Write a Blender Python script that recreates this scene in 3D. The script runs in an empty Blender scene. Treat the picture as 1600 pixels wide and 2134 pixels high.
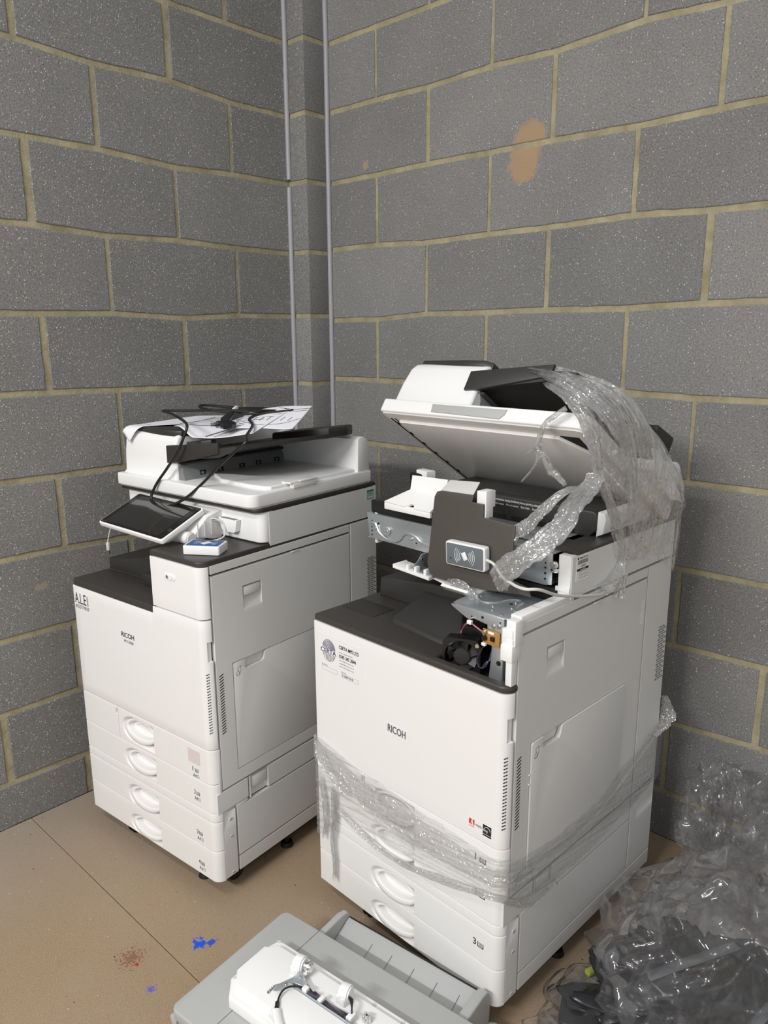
import bpy, bmesh, math, random
from mathutils import Vector, Matrix, noise
R = math.radians
random.seed(7)
S = bpy.context.scene
COL = S.collection

# ------------------------------------------------------------------ camera, light, exposure
F_PX = 1586.59
cam_d = bpy.data.cameras.new('camera'); cam = bpy.data.objects.new('camera', cam_d); COL.objects.link(cam)
cam_d.sensor_fit = 'HORIZONTAL'; cam_d.sensor_width = 36.0; cam_d.lens = F_PX/1600*36.0
ROT = ((0.73287767, 0.68033893, -0.00540959), (-0.15003326, 0.16936459, 0.97406656), (0.66361159, -0.71306001, 0.226197))
cam.matrix_world = Matrix.Translation((2.18252852, -1.97027383, 1.42400704)) @ Matrix(ROT).transposed().to_4x4()
cam_d.clip_start = 0.02
S.camera = cam

S.view_settings.view_transform = 'Standard'
S.view_settings.look = 'None'
S.view_settings.gamma = 1.0
S.view_settings.use_curve_mapping = False
S.view_settings.exposure = -0.03
S.cycles.transparent_max_bounces = 24

world = bpy.data.worlds.new('room_air'); S.world = world; world.use_nodes = True
world.node_tree.nodes['Background'].inputs[0].default_value = (0.96, 0.98, 1.0, 1)
world.node_tree.nodes['Background'].inputs[1].default_value = 0.56

def area(name, loc, target, sx, sy, power, col=(1.0, 0.985, 0.965)):
    d = bpy.data.lights.new(name, 'AREA'); d.shape = 'RECTANGLE'; d.size = sx; d.size_y = sy; d.energy = power; d.color = col
    o = bpy.data.objects.new(name, d); COL.objects.link(o); o.location = loc
    o.rotation_euler = (Vector(target)-Vector(loc)).to_track_quat('-Z', 'Y').to_euler()
    return o
area('ceiling_batten_light', (1.1, -2.5, 3.0), (1.1, -2.1, 0), 1.5, 0.12, 24)
area('ceiling_batten_light', (1.3, -4.6, 3.0), (1.1, -3.4, 0), 1.5, 0.14, 150)
area('ceiling_batten_light', (3.6, -3.4, 3.0), (2.8, -2.2, 0), 1.5, 0.12, 14)

# ------------------------------------------------------------------ materials
def mat(name, col, rough=0.5, metal=0.0, spec=0.5, bump=0.0, bscale=400.0, coat=0.0, vary=0.0):
    m = bpy.data.materials.new(name); m.use_nodes = True
    nt = m.node_tree; b = nt.nodes['Principled BSDF']
    b.inputs['Base Color'].default_value = (*col, 1); b.inputs['Roughness'].default_value = rough
    b.inputs['Metallic'].default_value = metal; b.inputs['Specular IOR Level'].default_value = spec
    b.inputs['Coat Weight'].default_value = coat
    tc = nt.nodes.new('ShaderNodeTexCoord')
    if bump > 0:
        n = nt.nodes.new('ShaderNodeTexNoise'); n.inputs['Scale'].default_value = bscale; n.inputs['Detail'].default_value = 3
        bp = nt.nodes.new('ShaderNodeBump'); bp.inputs['Strength'].default_value = bump; bp.inputs['Distance'].default_value = 0.001
        nt.links.new(tc.outputs['Object'], n.inputs['Vector']); nt.links.new(n.outputs[0], bp.inputs['Height']); nt.links.new(bp.outputs[0], b.inputs['Normal'])
    if vary > 0:
        n2 = nt.nodes.new('ShaderNodeTexNoise'); n2.inputs['Scale'].default_value = 9; n2.inputs['Detail'].default_value = 4
        mx = nt.nodes.new('ShaderNodeMix'); mx.data_type = 'RGBA'
        mx.inputs[6].default_value = (*[c*(1-vary) for c in col], 1); mx.inputs[7].default_value = (*[min(1, c*(1+vary)) for c in col], 1)
        nt.links.new(tc.outputs['Object'], n2.inputs['Vector']); nt.links.new(n2.outputs[0], mx.inputs[0]); nt.links.new(mx.outputs[2], b.inputs['Base Color'])
    return m
WHITE = mat('white_plastic', (0.79, 0.78, 0.765), 0.38, bump=0.12, bscale=900)
WHITE2 = mat('bright_white_plastic', (0.81, 0.81, 0.805), 0.33, bump=0.08, bscale=900)
SHADEDW = mat('shaded_white_plastic', (0.70, 0.695, 0.68), 0.42, bump=0.12, bscale=900)  # the white plastic darkened: shade of the side faces is in the colour
SEAM = mat('seam_shadow_plastic', (0.015, 0.015, 0.015), 0.9)
CORE = mat('inner_grey_plastic', (0.035, 0.035, 0.035), 0.9)
CHAR = mat('charcoal_plastic', (0.032, 0.030, 0.028), 0.42, bump=0.25, bscale=1200)
DARK = mat('dark_deck_plastic', (0.045, 0.041, 0.038), 0.38, bump=0.25, bscale=1200)
BROWN = mat('brown_grey_plastic', (0.072, 0.063, 0.055), 0.45, bump=0.2, bscale=1200)
BLACK = mat('black_plastic', (0.009, 0.009, 0.010), 0.35)
MATTEBLK = mat('matte_black', (0.006, 0.006, 0.006), 0.9)
GREYP = mat('grey_mechanism_plastic', (0.20, 0.205, 0.21), 0.5)
COVERG = mat('light_grey_cover_plastic', (0.40, 0.405, 0.40), 0.45, bump=0.3, bscale=1400)
METAL = mat('galvanised_steel', (0.53, 0.565, 0.585), 0.34, metal=0.75, vary=0.10)
SCREW = mat('steel_screw', (0.7, 0.7, 0.7), 0.2, metal=1.0)
GLASSB = mat('black_screen_glass', (0.012, 0.012, 0.013), 0.12, coat=0.5)
BEZEL = mat('screen_bezel', (0.006, 0.006, 0.006), 0.25)
PAPER = mat('paper', (0.80, 0.80, 0.84), 0.8)
INK = mat('black_ink', (0.012, 0.012, 0.015), 0.7)
INKG = mat('grey_ink', (0.10, 0.10, 0.11), 0.7)
NAVY = mat('navy_ink', (0.02, 0.02, 0.10), 0.7)
STICKER = mat('sticker_paper', (0.80, 0.80, 0.79), 0.5)
PINK = mat('faded_pink_label', (0.66, 0.59, 0.58), 0.5)
RED = mat('red_ink', (0.65, 0.02, 0.02), 0.6)
BLUE = mat('blue_reader_face', (0.03, 0.10, 0.28), 0.4)
GREEN = mat('green_ink', (0.02, 0.25, 0.14), 0.5)
MINT = mat('pale_green_label', (0.60, 0.72, 0.66), 0.5)
CABLEB = mat('black_cable_rubber', (0.010, 0.010, 0.010), 0.35)
CABLEW = mat('white_cable_rubber', (0.62, 0.61, 0.58), 0.4)
PCB = mat('brown_circuit_board', (0.40, 0.20, 0.05), 0.5, vary=0.25)
READERG = mat('grey_reader_face', (0.13, 0.15, 0.165), 0.45)
PLATEN = mat('lid_pad_white', (0.74, 0.72, 0.69), 0.25)
UNDERG = mat('lid_underside_grey', (0.60, 0.585, 0.56), 0.4)
SEAL = mat('grey_sealant', (0.36, 0.36, 0.385), 0.45, bump=0.4, bscale=60)
PURPLE = mat('purple_wire', (0.022, 0.012, 0.035), 0.4)
LIME = mat('yellow_green_plastic', (0.26, 0.30, 0.04), 0.5)
BAGBLK = mat('black_polythene', (0.018, 0.019, 0.022), 0.28)
BAGGRY = mat('grey_polythene', (0.16, 0.165, 0.18), 0.4)
RUBBER = mat('black_caster_rubber', (0.008, 0.008, 0.008), 0.5)
SILVER = mat('silver_chip', (0.60, 0.58, 0.50), 0.3, metal=0.3)

def nodes(m):
    nt = m.node_tree
    for n in list(nt.nodes): nt.nodes.remove(n)
    def N(t, **k):
        n = nt.nodes.new(t)
        for a, b in k.items(): setattr(n, a, b)
        return n
    return nt, N, nt.links.new

def film_mat(name, milk=0.10, base=0.05, edge=0.55, bump=0.6, sc=70, stretch=(1, 1, 1), rough=0.10, tint=(0.93, 0.93, 0.93)):
    """clear polythene: see-through, a little milky, sharp reflections broken up by fine wrinkles"""
    m = bpy.data.materials.new(name); m.use_nodes = True
    nt, N, L = nodes(m)
    out = N('ShaderNodeOutputMaterial'); tr = N('ShaderNodeBsdfTransparent'); gl = N('ShaderNodeBsdfGlossy'); df = N('ShaderNodeBsdfTranslucent'); d2 = N('ShaderNodeBsdfDiffuse')
    tr.inputs[0].default_value = (*tint, 1)
    gl.inputs['Roughness'].default_value = rough; gl.inputs['Color'].default_value = (1, 1, 1, 1)
    df.inputs['Color'].default_value = (0.8, 0.8, 0.8, 1); d2.inputs['Color'].default_value = (0.85, 0.85, 0.86, 1)
    tc = N('ShaderNodeTexCoord'); mp = N('ShaderNodeMapping'); mp.inputs['Scale'].default_value = stretch
    L(tc.outputs['Object'], mp.inputs[0])
    n1 = N('ShaderNodeTexNoise'); n1.noise_type = 'RIDGED_MULTIFRACTAL'
    n1.inputs['Scale'].default_value = sc*0.35; n1.inputs['Detail'].default_value = 4; n1.inputs['Distortion'].default_value = 1.2
    n2 = N('ShaderNodeTexVoronoi'); n2.inputs['Scale'].default_value = sc; n2.feature = 'DISTANCE_TO_EDGE'
    L(mp.outputs[0], n1.inputs['Vector']); L(mp.outputs[0], n2.inputs['Vector'])
    ad = N('ShaderNodeMath', operation='MULTIPLY_ADD'); ad.inputs[1].default_value = 0.5
    L(n2.outputs['Distance'], ad.inputs[0]); L(n1.outputs[0], ad.inputs[2])
    bp = N('ShaderNodeBump'); bp.inputs['Strength'].default_value = bump; bp.inputs['Distance'].default_value = 0.006
    L(ad.outputs[0], bp.inputs['Height'])
    L(bp.outputs[0], gl.inputs['Normal'])
    lw = N('ShaderNodeFresnel'); lw.inputs['IOR'].default_value = 1.5; L(bp.outputs[0], lw.inputs['Normal'])
    mr = N('ShaderNodeMapRange'); mr.inputs['From Min'].default_value = 0.04; mr.inputs['From Max'].default_value = 0.6
    mr.inputs['To Min'].default_value = base; mr.inputs['To Max'].default_value = edge
    L(lw.outputs[0], mr.inputs['Value'])
    mdd = N('ShaderNodeMixShader'); mdd.inputs[0].default_value = 0.5; L(df.outputs[0], mdd.inputs[1]); L(d2.outputs[0], mdd.inputs[2])
    mA = N('ShaderNodeMixShader'); mA.inputs[0].default_value = milk
    L(tr.outputs[0], mA.inputs[1]); L(mdd.outputs[0], mA.inputs[2])
    mB = N('ShaderNodeMixShader'); L(mr.outputs[0], mB.inputs[0]); L(mA.outputs[0], mB.inputs[1]); L(gl.outputs[0], mB.inputs[2])
    L(mB.outputs[0], out.inputs[0])
    return m
FILM = film_mat('stretch_film', 0.13, 0.06, 0.48, 0.9, 60, tint=(.99, .99, .985))
FILMROPE = film_mat('bunched_stretch_film', 0.20, 0.12, 0.60, 1.0, 110, rough=0.16, tint=(.99, .99, .985))
FILMBAG = film_mat('clear_polythene_bag', 0.045, 0.05, 0.50, 0.20, 9, rough=0.07, tint=(.985, .985, .99))

def block_mat():
    m = bpy.data.materials.new('concrete_block'); m.use_nodes = True
    nt, N, L = nodes(m)
    out = N('ShaderNodeOutputMaterial'); b = N('ShaderNodeBsdfPrincipled'); L(b.outputs[0], out.inputs[0])
    b.inputs['Roughness'].default_value = 0.92; b.inputs['Specular IOR Level'].default_value = 0.25
    g = N('ShaderNodeNewGeometry'); P = g.outputs['Position']
    att = N('ShaderNodeAttribute', attribute_name='tone')
    big = N('ShaderNodeTexNoise'); big.inputs['Scale'].default_value = 3.5; big.inputs['Detail'].default_value = 5; L(P, big.inputs['Vector'])
    fine = N('ShaderNodeTexNoise'); fine.inputs['Scale'].default_value = 230; fine.inputs['Detail'].default_value = 5; fine.inputs['Roughness'].default_value = 0.75; L(P, fine.inputs['Vector'])
    r = N('ShaderNodeValToRGB'); r.color_ramp.elements[0].position = 0.36; r.color_ramp.elements[0].color = (0.152, 0.149, 0.145, 1)
    r.color_ramp.elements[1].position = 0.66; r.color_ramp.elements[1].color = (0.305, 0.298, 0.289, 1)
    L(fine.outputs[0], r.inputs[0])
    # tone per block + cloudy variation
    m1 = N('ShaderNodeMix', data_type='RGBA', blend_type='MULTIPLY'); m1.inputs[0].default_value = 1.0
    mr = N('ShaderNodeMapRange'); mr.inputs['To Min'].default_value = 0.80; mr.inputs['To Max'].default_value = 1.18; L(big.outputs[0], mr.inputs[0])
    mul = N('ShaderNodeMath', operation='MULTIPLY'); L(mr.outputs[0], mul.inputs[0]); L(att.outputs['Fac'], mul.inputs[1])
    L(r.outputs[0], m1.inputs[6]); L(mul.outputs[0], m1.inputs[7])
    # pale flecks of two sizes, dark pits
    def flecks(scale, thr, seed):
        v = N('ShaderNodeTexVoronoi'); v.inputs['Scale'].default_value = scale; v.inputs['Randomness'].default_value = 1
        mp = N('ShaderNodeMapping'); mp.inputs['Location'].default_value = (seed, seed*2, seed*3); L(P, mp.inputs[0])
        wob = N('ShaderNodeMix', data_type='VECTOR'); 
        L(mp.outputs[0], v.inputs['Vector'])
        sep = N('ShaderNodeSeparateColor'); L(v.outputs['Color'], sep.inputs[0])
        a = N('ShaderNodeMath', operation='MULTIPLY'); a.inputs[1].default_value = thr; L(sep.outputs[0], a.inputs[0])
        pw = N('ShaderNodeMath', operation='POWER'); pw.inputs[1].default_value = 3.0; L(sep.outputs[0], pw.inputs[0])
        a = N('ShaderNodeMath', operation='MULTIPLY'); a.inputs[1].default_value = thr; L(pw.outputs[0], a.inputs[0])
        c = N('ShaderNodeMath', operation='LESS_THAN'); L(v.outputs['Distance'], c.inputs[0]); L(a.outputs[0], c.inputs[1])
        return c
    f1 = flecks(170, 0.27, 1.3); f2 = flecks(330, 0.33, 4.1); f3 = flecks(240, 0.24, 9.7)
    m2 = N('ShaderNodeMix', data_type='RGBA'); m2.inputs[7].default_value = (0.62, 0.60, 0.56, 1); L(f1.outputs[0], m2.inputs[0]); L(m1.outputs[2], m2.inputs[6])
    m3 = N('ShaderNodeMix', data_type='RGBA'); m3.inputs[7].default_value = (0.42, 0.40, 0.37, 1); L(f2.outputs[0], m3.inputs[0]); L(m2.outputs[2], m3.inputs[6])
    m4 = N('ShaderNodeMix', data_type='RGBA'); m4.inputs[7].default_value = (0.055, 0.054, 0.053, 1); L(f3.outputs[0], m4.inputs[0]); L(m3.outputs[2], m4.inputs[6])
    # tan filler patch on the right wall and one little filled hole
    def blob(c, rx, rz, ry=0.05):
        sb = N('ShaderNodeVectorMath', operation='SUBTRACT'); sb.inputs[1].default_value = c; L(P, sb.inputs[0])
        dv = N('ShaderNodeVectorMath', operation='DIVIDE'); dv.inputs[1].default_value = (rx, ry, rz); L(sb.outputs[0], dv.inputs[0])
        ln = N('ShaderNodeVectorMath', operation='LENGTH'); L(dv.outputs[0], ln.inputs[0])
        nn = N('ShaderNodeTexNoise'); nn.inputs['Scale'].default_value = 60; nn.inputs['Detail'].default_value = 6; L(P, nn.inputs['Vector'])
        ad = N('ShaderNodeMath', operation='MULTIPLY_ADD'); ad.inputs[1].default_value = 0.9; L(nn.outputs[0], ad.inputs[0]); L(ln.outputs['Value'], ad.inputs[2])
        rr = N('ShaderNodeMapRange'); rr.inputs['From Min'].default_value = 1.55; rr.inputs['From Max'].default_value = 1.30; rr.inputs['To Min'].default_value = 0; rr.inputs['To Max'].default_value = 0.85
        L(ad.outputs[0], rr.inputs[0]); return rr
    last = m4
    for c, rx, rz in (((0.915, 0, 1.955), 0.052, 0.050), ((0.895, 0, 1.895), 0.050, 0.052), ((0.272, 0, 1.977), 0.012, 0.014)):
        bb = blob(c, rx, rz); mm = N('ShaderNodeMix', data_type='RGBA'); mm.inputs[7].default_value = (0.42, 0.285, 0.165, 1)
        L(bb.outputs[0], mm.inputs[0]); L(last.outputs[2], mm.inputs[6]); last = mm
    bb = blob((0, -1.10, 0.712), 0.03, 0.011, 0.020); mm = N('ShaderNodeMix', data_type='RGBA'); mm.inputs[7].default_value = (0.36, 0.28, 0.21, 1)
    L(bb.outputs[0], mm.inputs[0]); L(last.outputs[2], mm.inputs[6]); last = mm
    L(last.outputs[2], b.inputs['Base Color'])
    bp = N('ShaderNodeBump'); bp.inputs['Strength'].default_value = 0.8; bp.inputs['Distance'].default_value = 0.0012
    sb = N('ShaderNodeMath', operation='SUBTRACT'); L(fine.outputs[0], sb.inputs[0]); L(f3.outputs[0], sb.inputs[1]); L(sb.outputs[0], bp.inputs['Height'])
    L(bp.outputs[0], b.inputs['Normal'])
    return m
BLOCK = block_mat()

def mortar_mat():
    m = bpy.data.materials.new('mortar'); m.use_nodes = True
    nt, N, L = nodes(m)
    out = N('ShaderNodeOutputMaterial'); b = N('ShaderNodeBsdfPrincipled'); L(b.outputs[0], out.inputs[0])
    b.inputs['Roughness'].default_value = 0.9; b.inputs['Specular IOR Level'].default_value = 0.2
    g = N('ShaderNodeNewGeometry'); P = g.outputs['Position']
    n = N('ShaderNodeTexNoise'); n.inputs['Scale'].default_value = 12; n.inputs['Detail'].default_value = 6; n.inputs['Roughness'].default_value = 0.7; L(P, n.inputs['Vector'])
    r = N('ShaderNodeValToRGB'); e = r.color_ramp.elements
    e[0].position = 0.33; e[0].color = (0.27, 0.235, 0.15, 1); e[1].position = 0.68; e[1].color = (0.45, 0.40, 0.265, 1); L(n.outputs[0], r.inputs[0])
    L(r.outputs[0], b.inputs['Base Color'])
    n2 = N('ShaderNodeTexNoise'); n2.inputs['Scale'].default_value = 140; n2.inputs['Detail'].default_value = 5; L(P, n2.inputs['Vector'])
    bp = N('ShaderNodeBump'); bp.inputs['Strength'].default_value = 0.8; bp.inputs['Distance'].default_value = 0.002; L(n2.outputs[0], bp.inputs['Height']); L(bp.outputs[0], b.inputs['Normal'])
    return m
MORTAR = mortar_mat()

def floor_mat():
    m = bpy.data.materials.new('floor_board'); m.use_nodes = True
    nt, N, L = nodes(m)
    out = N('ShaderNodeOutputMaterial'); b = N('ShaderNodeBsdfPrincipled'); L(b.outputs[0], out.inputs[0])
    b.inputs['Roughness'].default_value = 0.6; b.inputs['Specular IOR Level'].default_value = 0.3
    g = N('ShaderNodeNewGeometry'); P = g.outputs['Position']
    n = N('ShaderNodeTexNoise'); n.inputs['Scale'].default_value = 420; n.inputs['Detail'].default_value = 4; n.inputs['Roughness'].default_value = 0.8; L(P, n.inputs['Vector'])
    r = N('ShaderNodeValToRGB'); e = r.color_ramp.elements
    e[0].position = 0.30; e[0].color = (0.165, 0.112, 0.066, 1); e[1].position = 0.68; e[1].color = (0.41, 0.305, 0.20, 1)
    x = e.new(0.48); x.color = (0.30, 0.215, 0.135, 1)
    L(n.outputs[0], r.inputs[0])
    big = N('ShaderNodeTexNoise'); big.inputs['Scale'].default_value = 2.6; big.inputs['Detail'].default_value = 5; L(P, big.inputs['Vector'])
    dust = N('ShaderNodeMapRange'); dust.inputs['From Min'].default_value = 0.42; dust.inputs['From Max'].default_value = 0.75; dust.inputs['To Max'].default_value = 0.45; L(big.outputs[0], dust.inputs[0])
    m1 = N('ShaderNodeMix', data_type='RGBA'); m1.inputs[7].default_value = (0.36, 0.30, 0.235, 1); L(dust.outputs[0], m1.inputs[0]); L(r.outputs[0], m1.inputs[6])
    # greyer towards the left wall
    sx = N('ShaderNodeSeparateXYZ'); L(P, sx.inputs[0])
    gd = N('ShaderNodeMapRange'); gd.inputs['From Min'].default_value = 0.55; gd.inputs['From Max'].default_value = 0.0; gd.inputs['To Max'].default_value = 0.7; L(sx.outputs[0], gd.inputs[0])
    m1b = N('ShaderNodeMix', data_type='RGBA'); m1b.inputs[7].default_value = (0.30, 0.265, 0.225, 1); L(gd.outputs[0], m1b.inputs[0]); L(m1.outputs[2], m1b.inputs[6])
    last = m1b
    def specks(scale, size, col, dens, last):
        v = N('ShaderNodeTexVoronoi'); v.inputs['Scale'].default_value = scale; L(P, v.inputs['Vector'])
        s = N('ShaderNodeSeparateColor'); L(v.outputs['Color'], s.inputs[0])
        gt = N('ShaderNodeMath', operation='GREATER_THAN'); gt.inputs[1].default_value = 1-dens; L(s.outputs[0], gt.inputs[0])
        lt = N('ShaderNodeMath', operation='LESS_THAN'); lt.inputs[1].default_value = size; L(v.outputs['Distance'], lt.inputs[0])
        mu = N('ShaderNodeMath', operation='MULTIPLY'); L(gt.outputs[0], mu.inputs[0]); L(lt.outputs[0], mu.inputs[1])
        mm = N('ShaderNodeMix', data_type='RGBA'); mm.inputs[7].default_value = (*col, 1); L(mu.outputs[0], mm.inputs[0]); L(last.outputs[2], mm.inputs[6]); return mm
    last = specks(38, 0.085, (0.07, 0.05, 0.035), 0.08, last)
    last = specks(210, 0.24, (0.235, 0.165, 0.105), 0.30, last)
    last = specks(300, 0.26, (0.40, 0.31, 0.215), 0.22, last)
    last = specks(70, 0.10, (0.6, 0.55, 0.48), 0.08, last)
    def spill(c, rad, scale, thr, col, last, soft=0.0):
        sb = N('ShaderNodeVectorMath', operation='SUBTRACT'); sb.inputs[1].default_value = c; L(P, sb.inputs[0])
        ln = N('ShaderNodeVectorMath', operation='LENGTH'); L(sb.outputs[0], ln.inputs[0])
        dv = N('ShaderNodeMath', operation='DIVIDE'); dv.inputs[1].default_value = rad; L(ln.outputs['Value'], dv.inputs[0])
        nn = N('ShaderNodeTexNoise'); nn.inputs['Scale'].default_value = scale; nn.inputs['Detail'].default_value = 8; nn.inputs['Roughness'].default_value = 0.75; L(P, nn.inputs['Vector'])
        sbb = N('ShaderNodeMath', operation='MULTIPLY_ADD'); sbb.inputs[1].default_value = -0.35; L(dv.outputs[0], sbb.inputs[0]); L(nn.outputs[0], sbb.inputs[2])
        rr = N('ShaderNodeMapRange'); rr.inputs['From Min'].default_value = thr; rr.inputs['From Max'].default_value = thr+0.02+soft; L(sbb.outputs[0], rr.inputs[0])
        mm = N('ShaderNodeMix', data_type='RGBA'); mm.inputs[7].default_value = (*col, 1); L(rr.outputs[0], mm.inputs[0]); L(last.outputs[2], mm.inputs[6]); return mm
    last = spill((0.797, -1.142, 0), 0.030, 60, 0.31, (0.01, 0.08, 0.62), last)
    last = spill((0.815, -1.120, 0), 0.03, 90, 0.38, (0.02, 0.08, 0.50), last)
    last = spill((0.828, -1.290, 0), 0.035, 130, 0.42, (0.10, 0.10, 0.42), last)
    last = spill((0.715, -1.275, 0), 0.10, 150, 0.43, (0.22, 0.10, 0.065), last)
    last = spill((0.742, -1.278, 0), 0.009, 60, 0.34, (0.40, 0.02, 0.01), last)
    L(last.outputs[2], b.inputs['Base Color'])
    bp = N('ShaderNodeBump'); bp.inputs['Strength'].default_value = 0.35; bp.inputs['Distance'].default_value = 0.0006; L(n.outputs[0], bp.inputs['Height']); L(bp.outputs[0], b.inputs['Normal'])
    return m
FLOOR = floor_mat()

# ------------------------------------------------------------------ mesh helpers
class MB:
    def __init__(self): self.v = []; self.f = []; self.m = []
    def add(self, bm, mi=0, M=None):
        o = len(self.v); bm.verts.index_update()
        for v in bm.verts: self.v.append(tuple((M @ v.co) if M else v.co))
        for f in bm.faces: self.f.append([o+v.index for v in f.verts]); self.m.append(mi)
        bm.free(); return self
    def raw(self, vs, fs, mi=0):
        o = len(self.v); self.v += [tuple(v) for v in vs]; self.f += [[o+i for i in f] for f in fs]; self.m += [mi]*len(fs); return self
    def box(self, x0, x1, y0, y1, z0, z1, bev=0.0015, seg=2, mi=0, M=None):
        bm = bmesh.new(); bmesh.ops.create_cube(bm, size=1)
        for v in bm.verts: v.co = Vector(((x0+x1)/2+v.co.x*(x1-x0), (y0+y1)/2+v.co.y*(y1-y0), (z0+z1)/2+v.co.z*(z1-z0)))
        b = min(bev, 0.45*min(abs(x1-x0), abs(y1-y0), abs(z1-z0)))
        if b > 0: bmesh.ops.bevel(bm, geom=bm.edges[:], offset=b, segments=seg, affect='EDGES', profile=0.5)
        return self.add(bm, mi, M)
    def prism(self, pts, a, b, axis='z', bev=0.0012, seg=2, mi=0, M=None):
        """polygon pts extruded from a to b; pts are the two remaining axes in order (x,y) (x,z) (y,z)"""
        def mk(p, h):
            if axis == 'z': return Vector((p[0], p[1], h))
            if axis == 'y': return Vector((p[0], h, p[1]))
            return Vector((h, p[0], p[1]))
        bm = bmesh.new(); A = [bm.verts.new(mk(p, a)) for p in pts]; B = [bm.verts.new(mk(p, b)) for p in pts]
        n = len(pts)
        f0 = bm.faces.new(A); f1 = bm.faces.new(B[::-1])
        for i in range(n): bm.faces.new((A[i], B[i], B[(i+1) % n], A[(i+1) % n])[::-1])
        bmesh.ops.recalc_face_normals(bm, faces=bm.faces[:])
        if bev > 0: 
            es = list(set(f0.edges[:]+f1.edges[:]))
            bmesh.ops.bevel(bm, geom=es, offset=bev, segments=seg, affect='EDGES', profile=0.5)
        bmesh.ops.triangulate(bm, faces=[f for f in bm.faces if len(f.verts) > 4])
        return self.add(bm, mi, M)
    def cyl(self, p0, p1, r0, r1=None, n=24, mi=0, bev=0.0, caps=True):
        r1 = r0 if r1 is None else r1; p0 = Vector(p0); p1 = Vector(p1); d = p1-p0; L = d.length
        q = d.to_track_quat('Z', 'Y').to_matrix().to_4x4(); M = Matrix.Translation((p0+p1)/2) @ q
        bm = bmesh.new(); bmesh.ops.create_cone(bm, cap_ends=caps, segments=n, radius1=r0, radius2=r1, depth=L)
        if bev > 0: bmesh.ops.bevel(bm, geom=[e for e in bm.edges if any(len(f.verts) > 4 for f in e.link_faces)], offset=bev, segments=2, affect='EDGES')
        return self.add(bm, mi, M)
    def tube(self, pts, r, n=10, mi=0, closed=False, prof=None, cap=True, sm=6):
        P = smooth(pts, sm) if sm else [Vector(p) for p in pts]
        N_ = len(P); rr = r if callable(r) else (lambda t: r)
        vs = []; up = Vector((0.13, 0.21, 0.97)).normalized(); prevx = None
        for i, p in enumerate(P):
            t = (P[min(i+1, N_-1)]-P[max(i-1, 0)]).normalized()
            if prevx is None: x = t.cross(up); x = x if x.length > 0.05 else t.cross(Vector((1, 0, 0)))
            else: x = prevx - t*prevx.dot(t)
            x.normalize(); prevx = x; y = t.cross(x); R_ = rr(i/(N_-1))
            for j in range(n):
                a = 2*math.pi*j/n; k = prof(a, i/(N_-1), i) if prof else (1, 1)
                vs.append(p + x*math.cos(a)*R_*k[0] + y*math.sin(a)*R_*k[1])
        fs = [[i*n+j, i*n+(j+1) % n, (i+1)*n+(j+1) % n, (i+1)*n+j] for i in range(N_-1) for j in range(n)]
        if cap: fs.append(list(range(n))[::-1]); fs.append([(N_-1)*n+j for j in range(n)])
        return self.raw(vs, fs, mi)
    def build(self, name, mats, parent=None, sharp=35, loc=None):
        me = bpy.data.meshes.new(name); me.from_pydata(self.v, [], self.f)
        ms = mats if isinstance(mats, (list, tuple)) else [mats]
        for m in ms: me.materials.append(m)
        if len(ms) > 1: me.polygons.foreach_set('material_index', self.m)
        me.polygons.foreach_set('use_smooth', [True]*len(me.polygons))
        me.update()
        me.set_sharp_from_angle(angle=R(sharp))
        o = bpy.data.objects.new(name, me); COL.objects.link(o)
        if parent: o.parent = parent
        if loc: o.location = loc
        return o

def smooth(pts, k=6):
    P = [Vector(p) for p in pts]; n = len(P); out = []
    for i in range(n-1):
        a = P[max(i-1, 0)]; b = P[i]; c = P[i+1]; d = P[min(i+2, n-1)]
        for j in range(k):
            t = j/k
            out.append(0.5*((2*b)+(-a+c)*t+(2*a-5*b+4*c-d)*t*t+(-a+3*b-3*c+d)*t**3))
    out.append(P[-1]); return out

def grid(name, mats, parent, us, vs, fn, thick=None, sharp=35, mi=None, offs=None):
    """heightfield sheet fn(u,v)->Vector; an optional offs vector closes the sides back by that much"""
    nu, nv = len(us), len(vs)
    V = [fn(u, v) for v in vs for u in us]
    Fc = [[j*nu+i, j*nu+i+1, (j+1)*nu+i+1, (j+1)*nu+i] for j in range(nv-1) for i in range(nu-1)]
    mb = MB(); mb.raw(V, Fc)
    if offs is not None:
        ring = [i for i in range(nu)]+[j*nu+nu-1 for j in range(1, nv)]+[(nv-1)*nu+i for i in range(nu-2, -1, -1)]+[j*nu for j in range(nv-2, 0, -1)]
        o = len(mb.v)
        for k in ring:
            q = offs(V[k]) if callable(offs) else V[k]+Vector(offs)
            mb.v.append(tuple(q))
        n = len(ring)
        for k in range(n): mb.f.append([ring[(k+1) % n], ring[k], o+k, o+(k+1) % n]); mb.m.append(0)
    if mi: mb.m = [mi(Vector(mb.v[f[0]])) for f in mb.f]
    return mb.build(name, mats, parent, sharp)

def cuts(a, b, crit=(), step=0.02, e=0.0006):
    s = {a, a+0.0006, a+0.0018, b-0.0018, b-0.0006, b}
    for c in crit:
        for q in (c-e, c+e):
            if a < q < b: s.add(q)
    n = max(1, int(abs(b-a)/step))
    for i in range(1, n): s.add(a+(b-a)*i/n)
    L = sorted(s); out = [L[0]]
    for q in L[1:]:
        if q-out[-1] > 0.00025: out.append(q)
    out[-1] = b
    return out

def edge_round(u, v, u0, u1, v0, v1, r=0.0018):
    d = min(u-u0, u1-u, v-v0, v1-v)
    if d >= r: return 0.0
    return r*(1-math.sqrt(max(0, 1-((r-d)/r)**2)))

def inrect(u, v, a, b, c, d): return a <= u <= b and c <= v <= d

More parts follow.
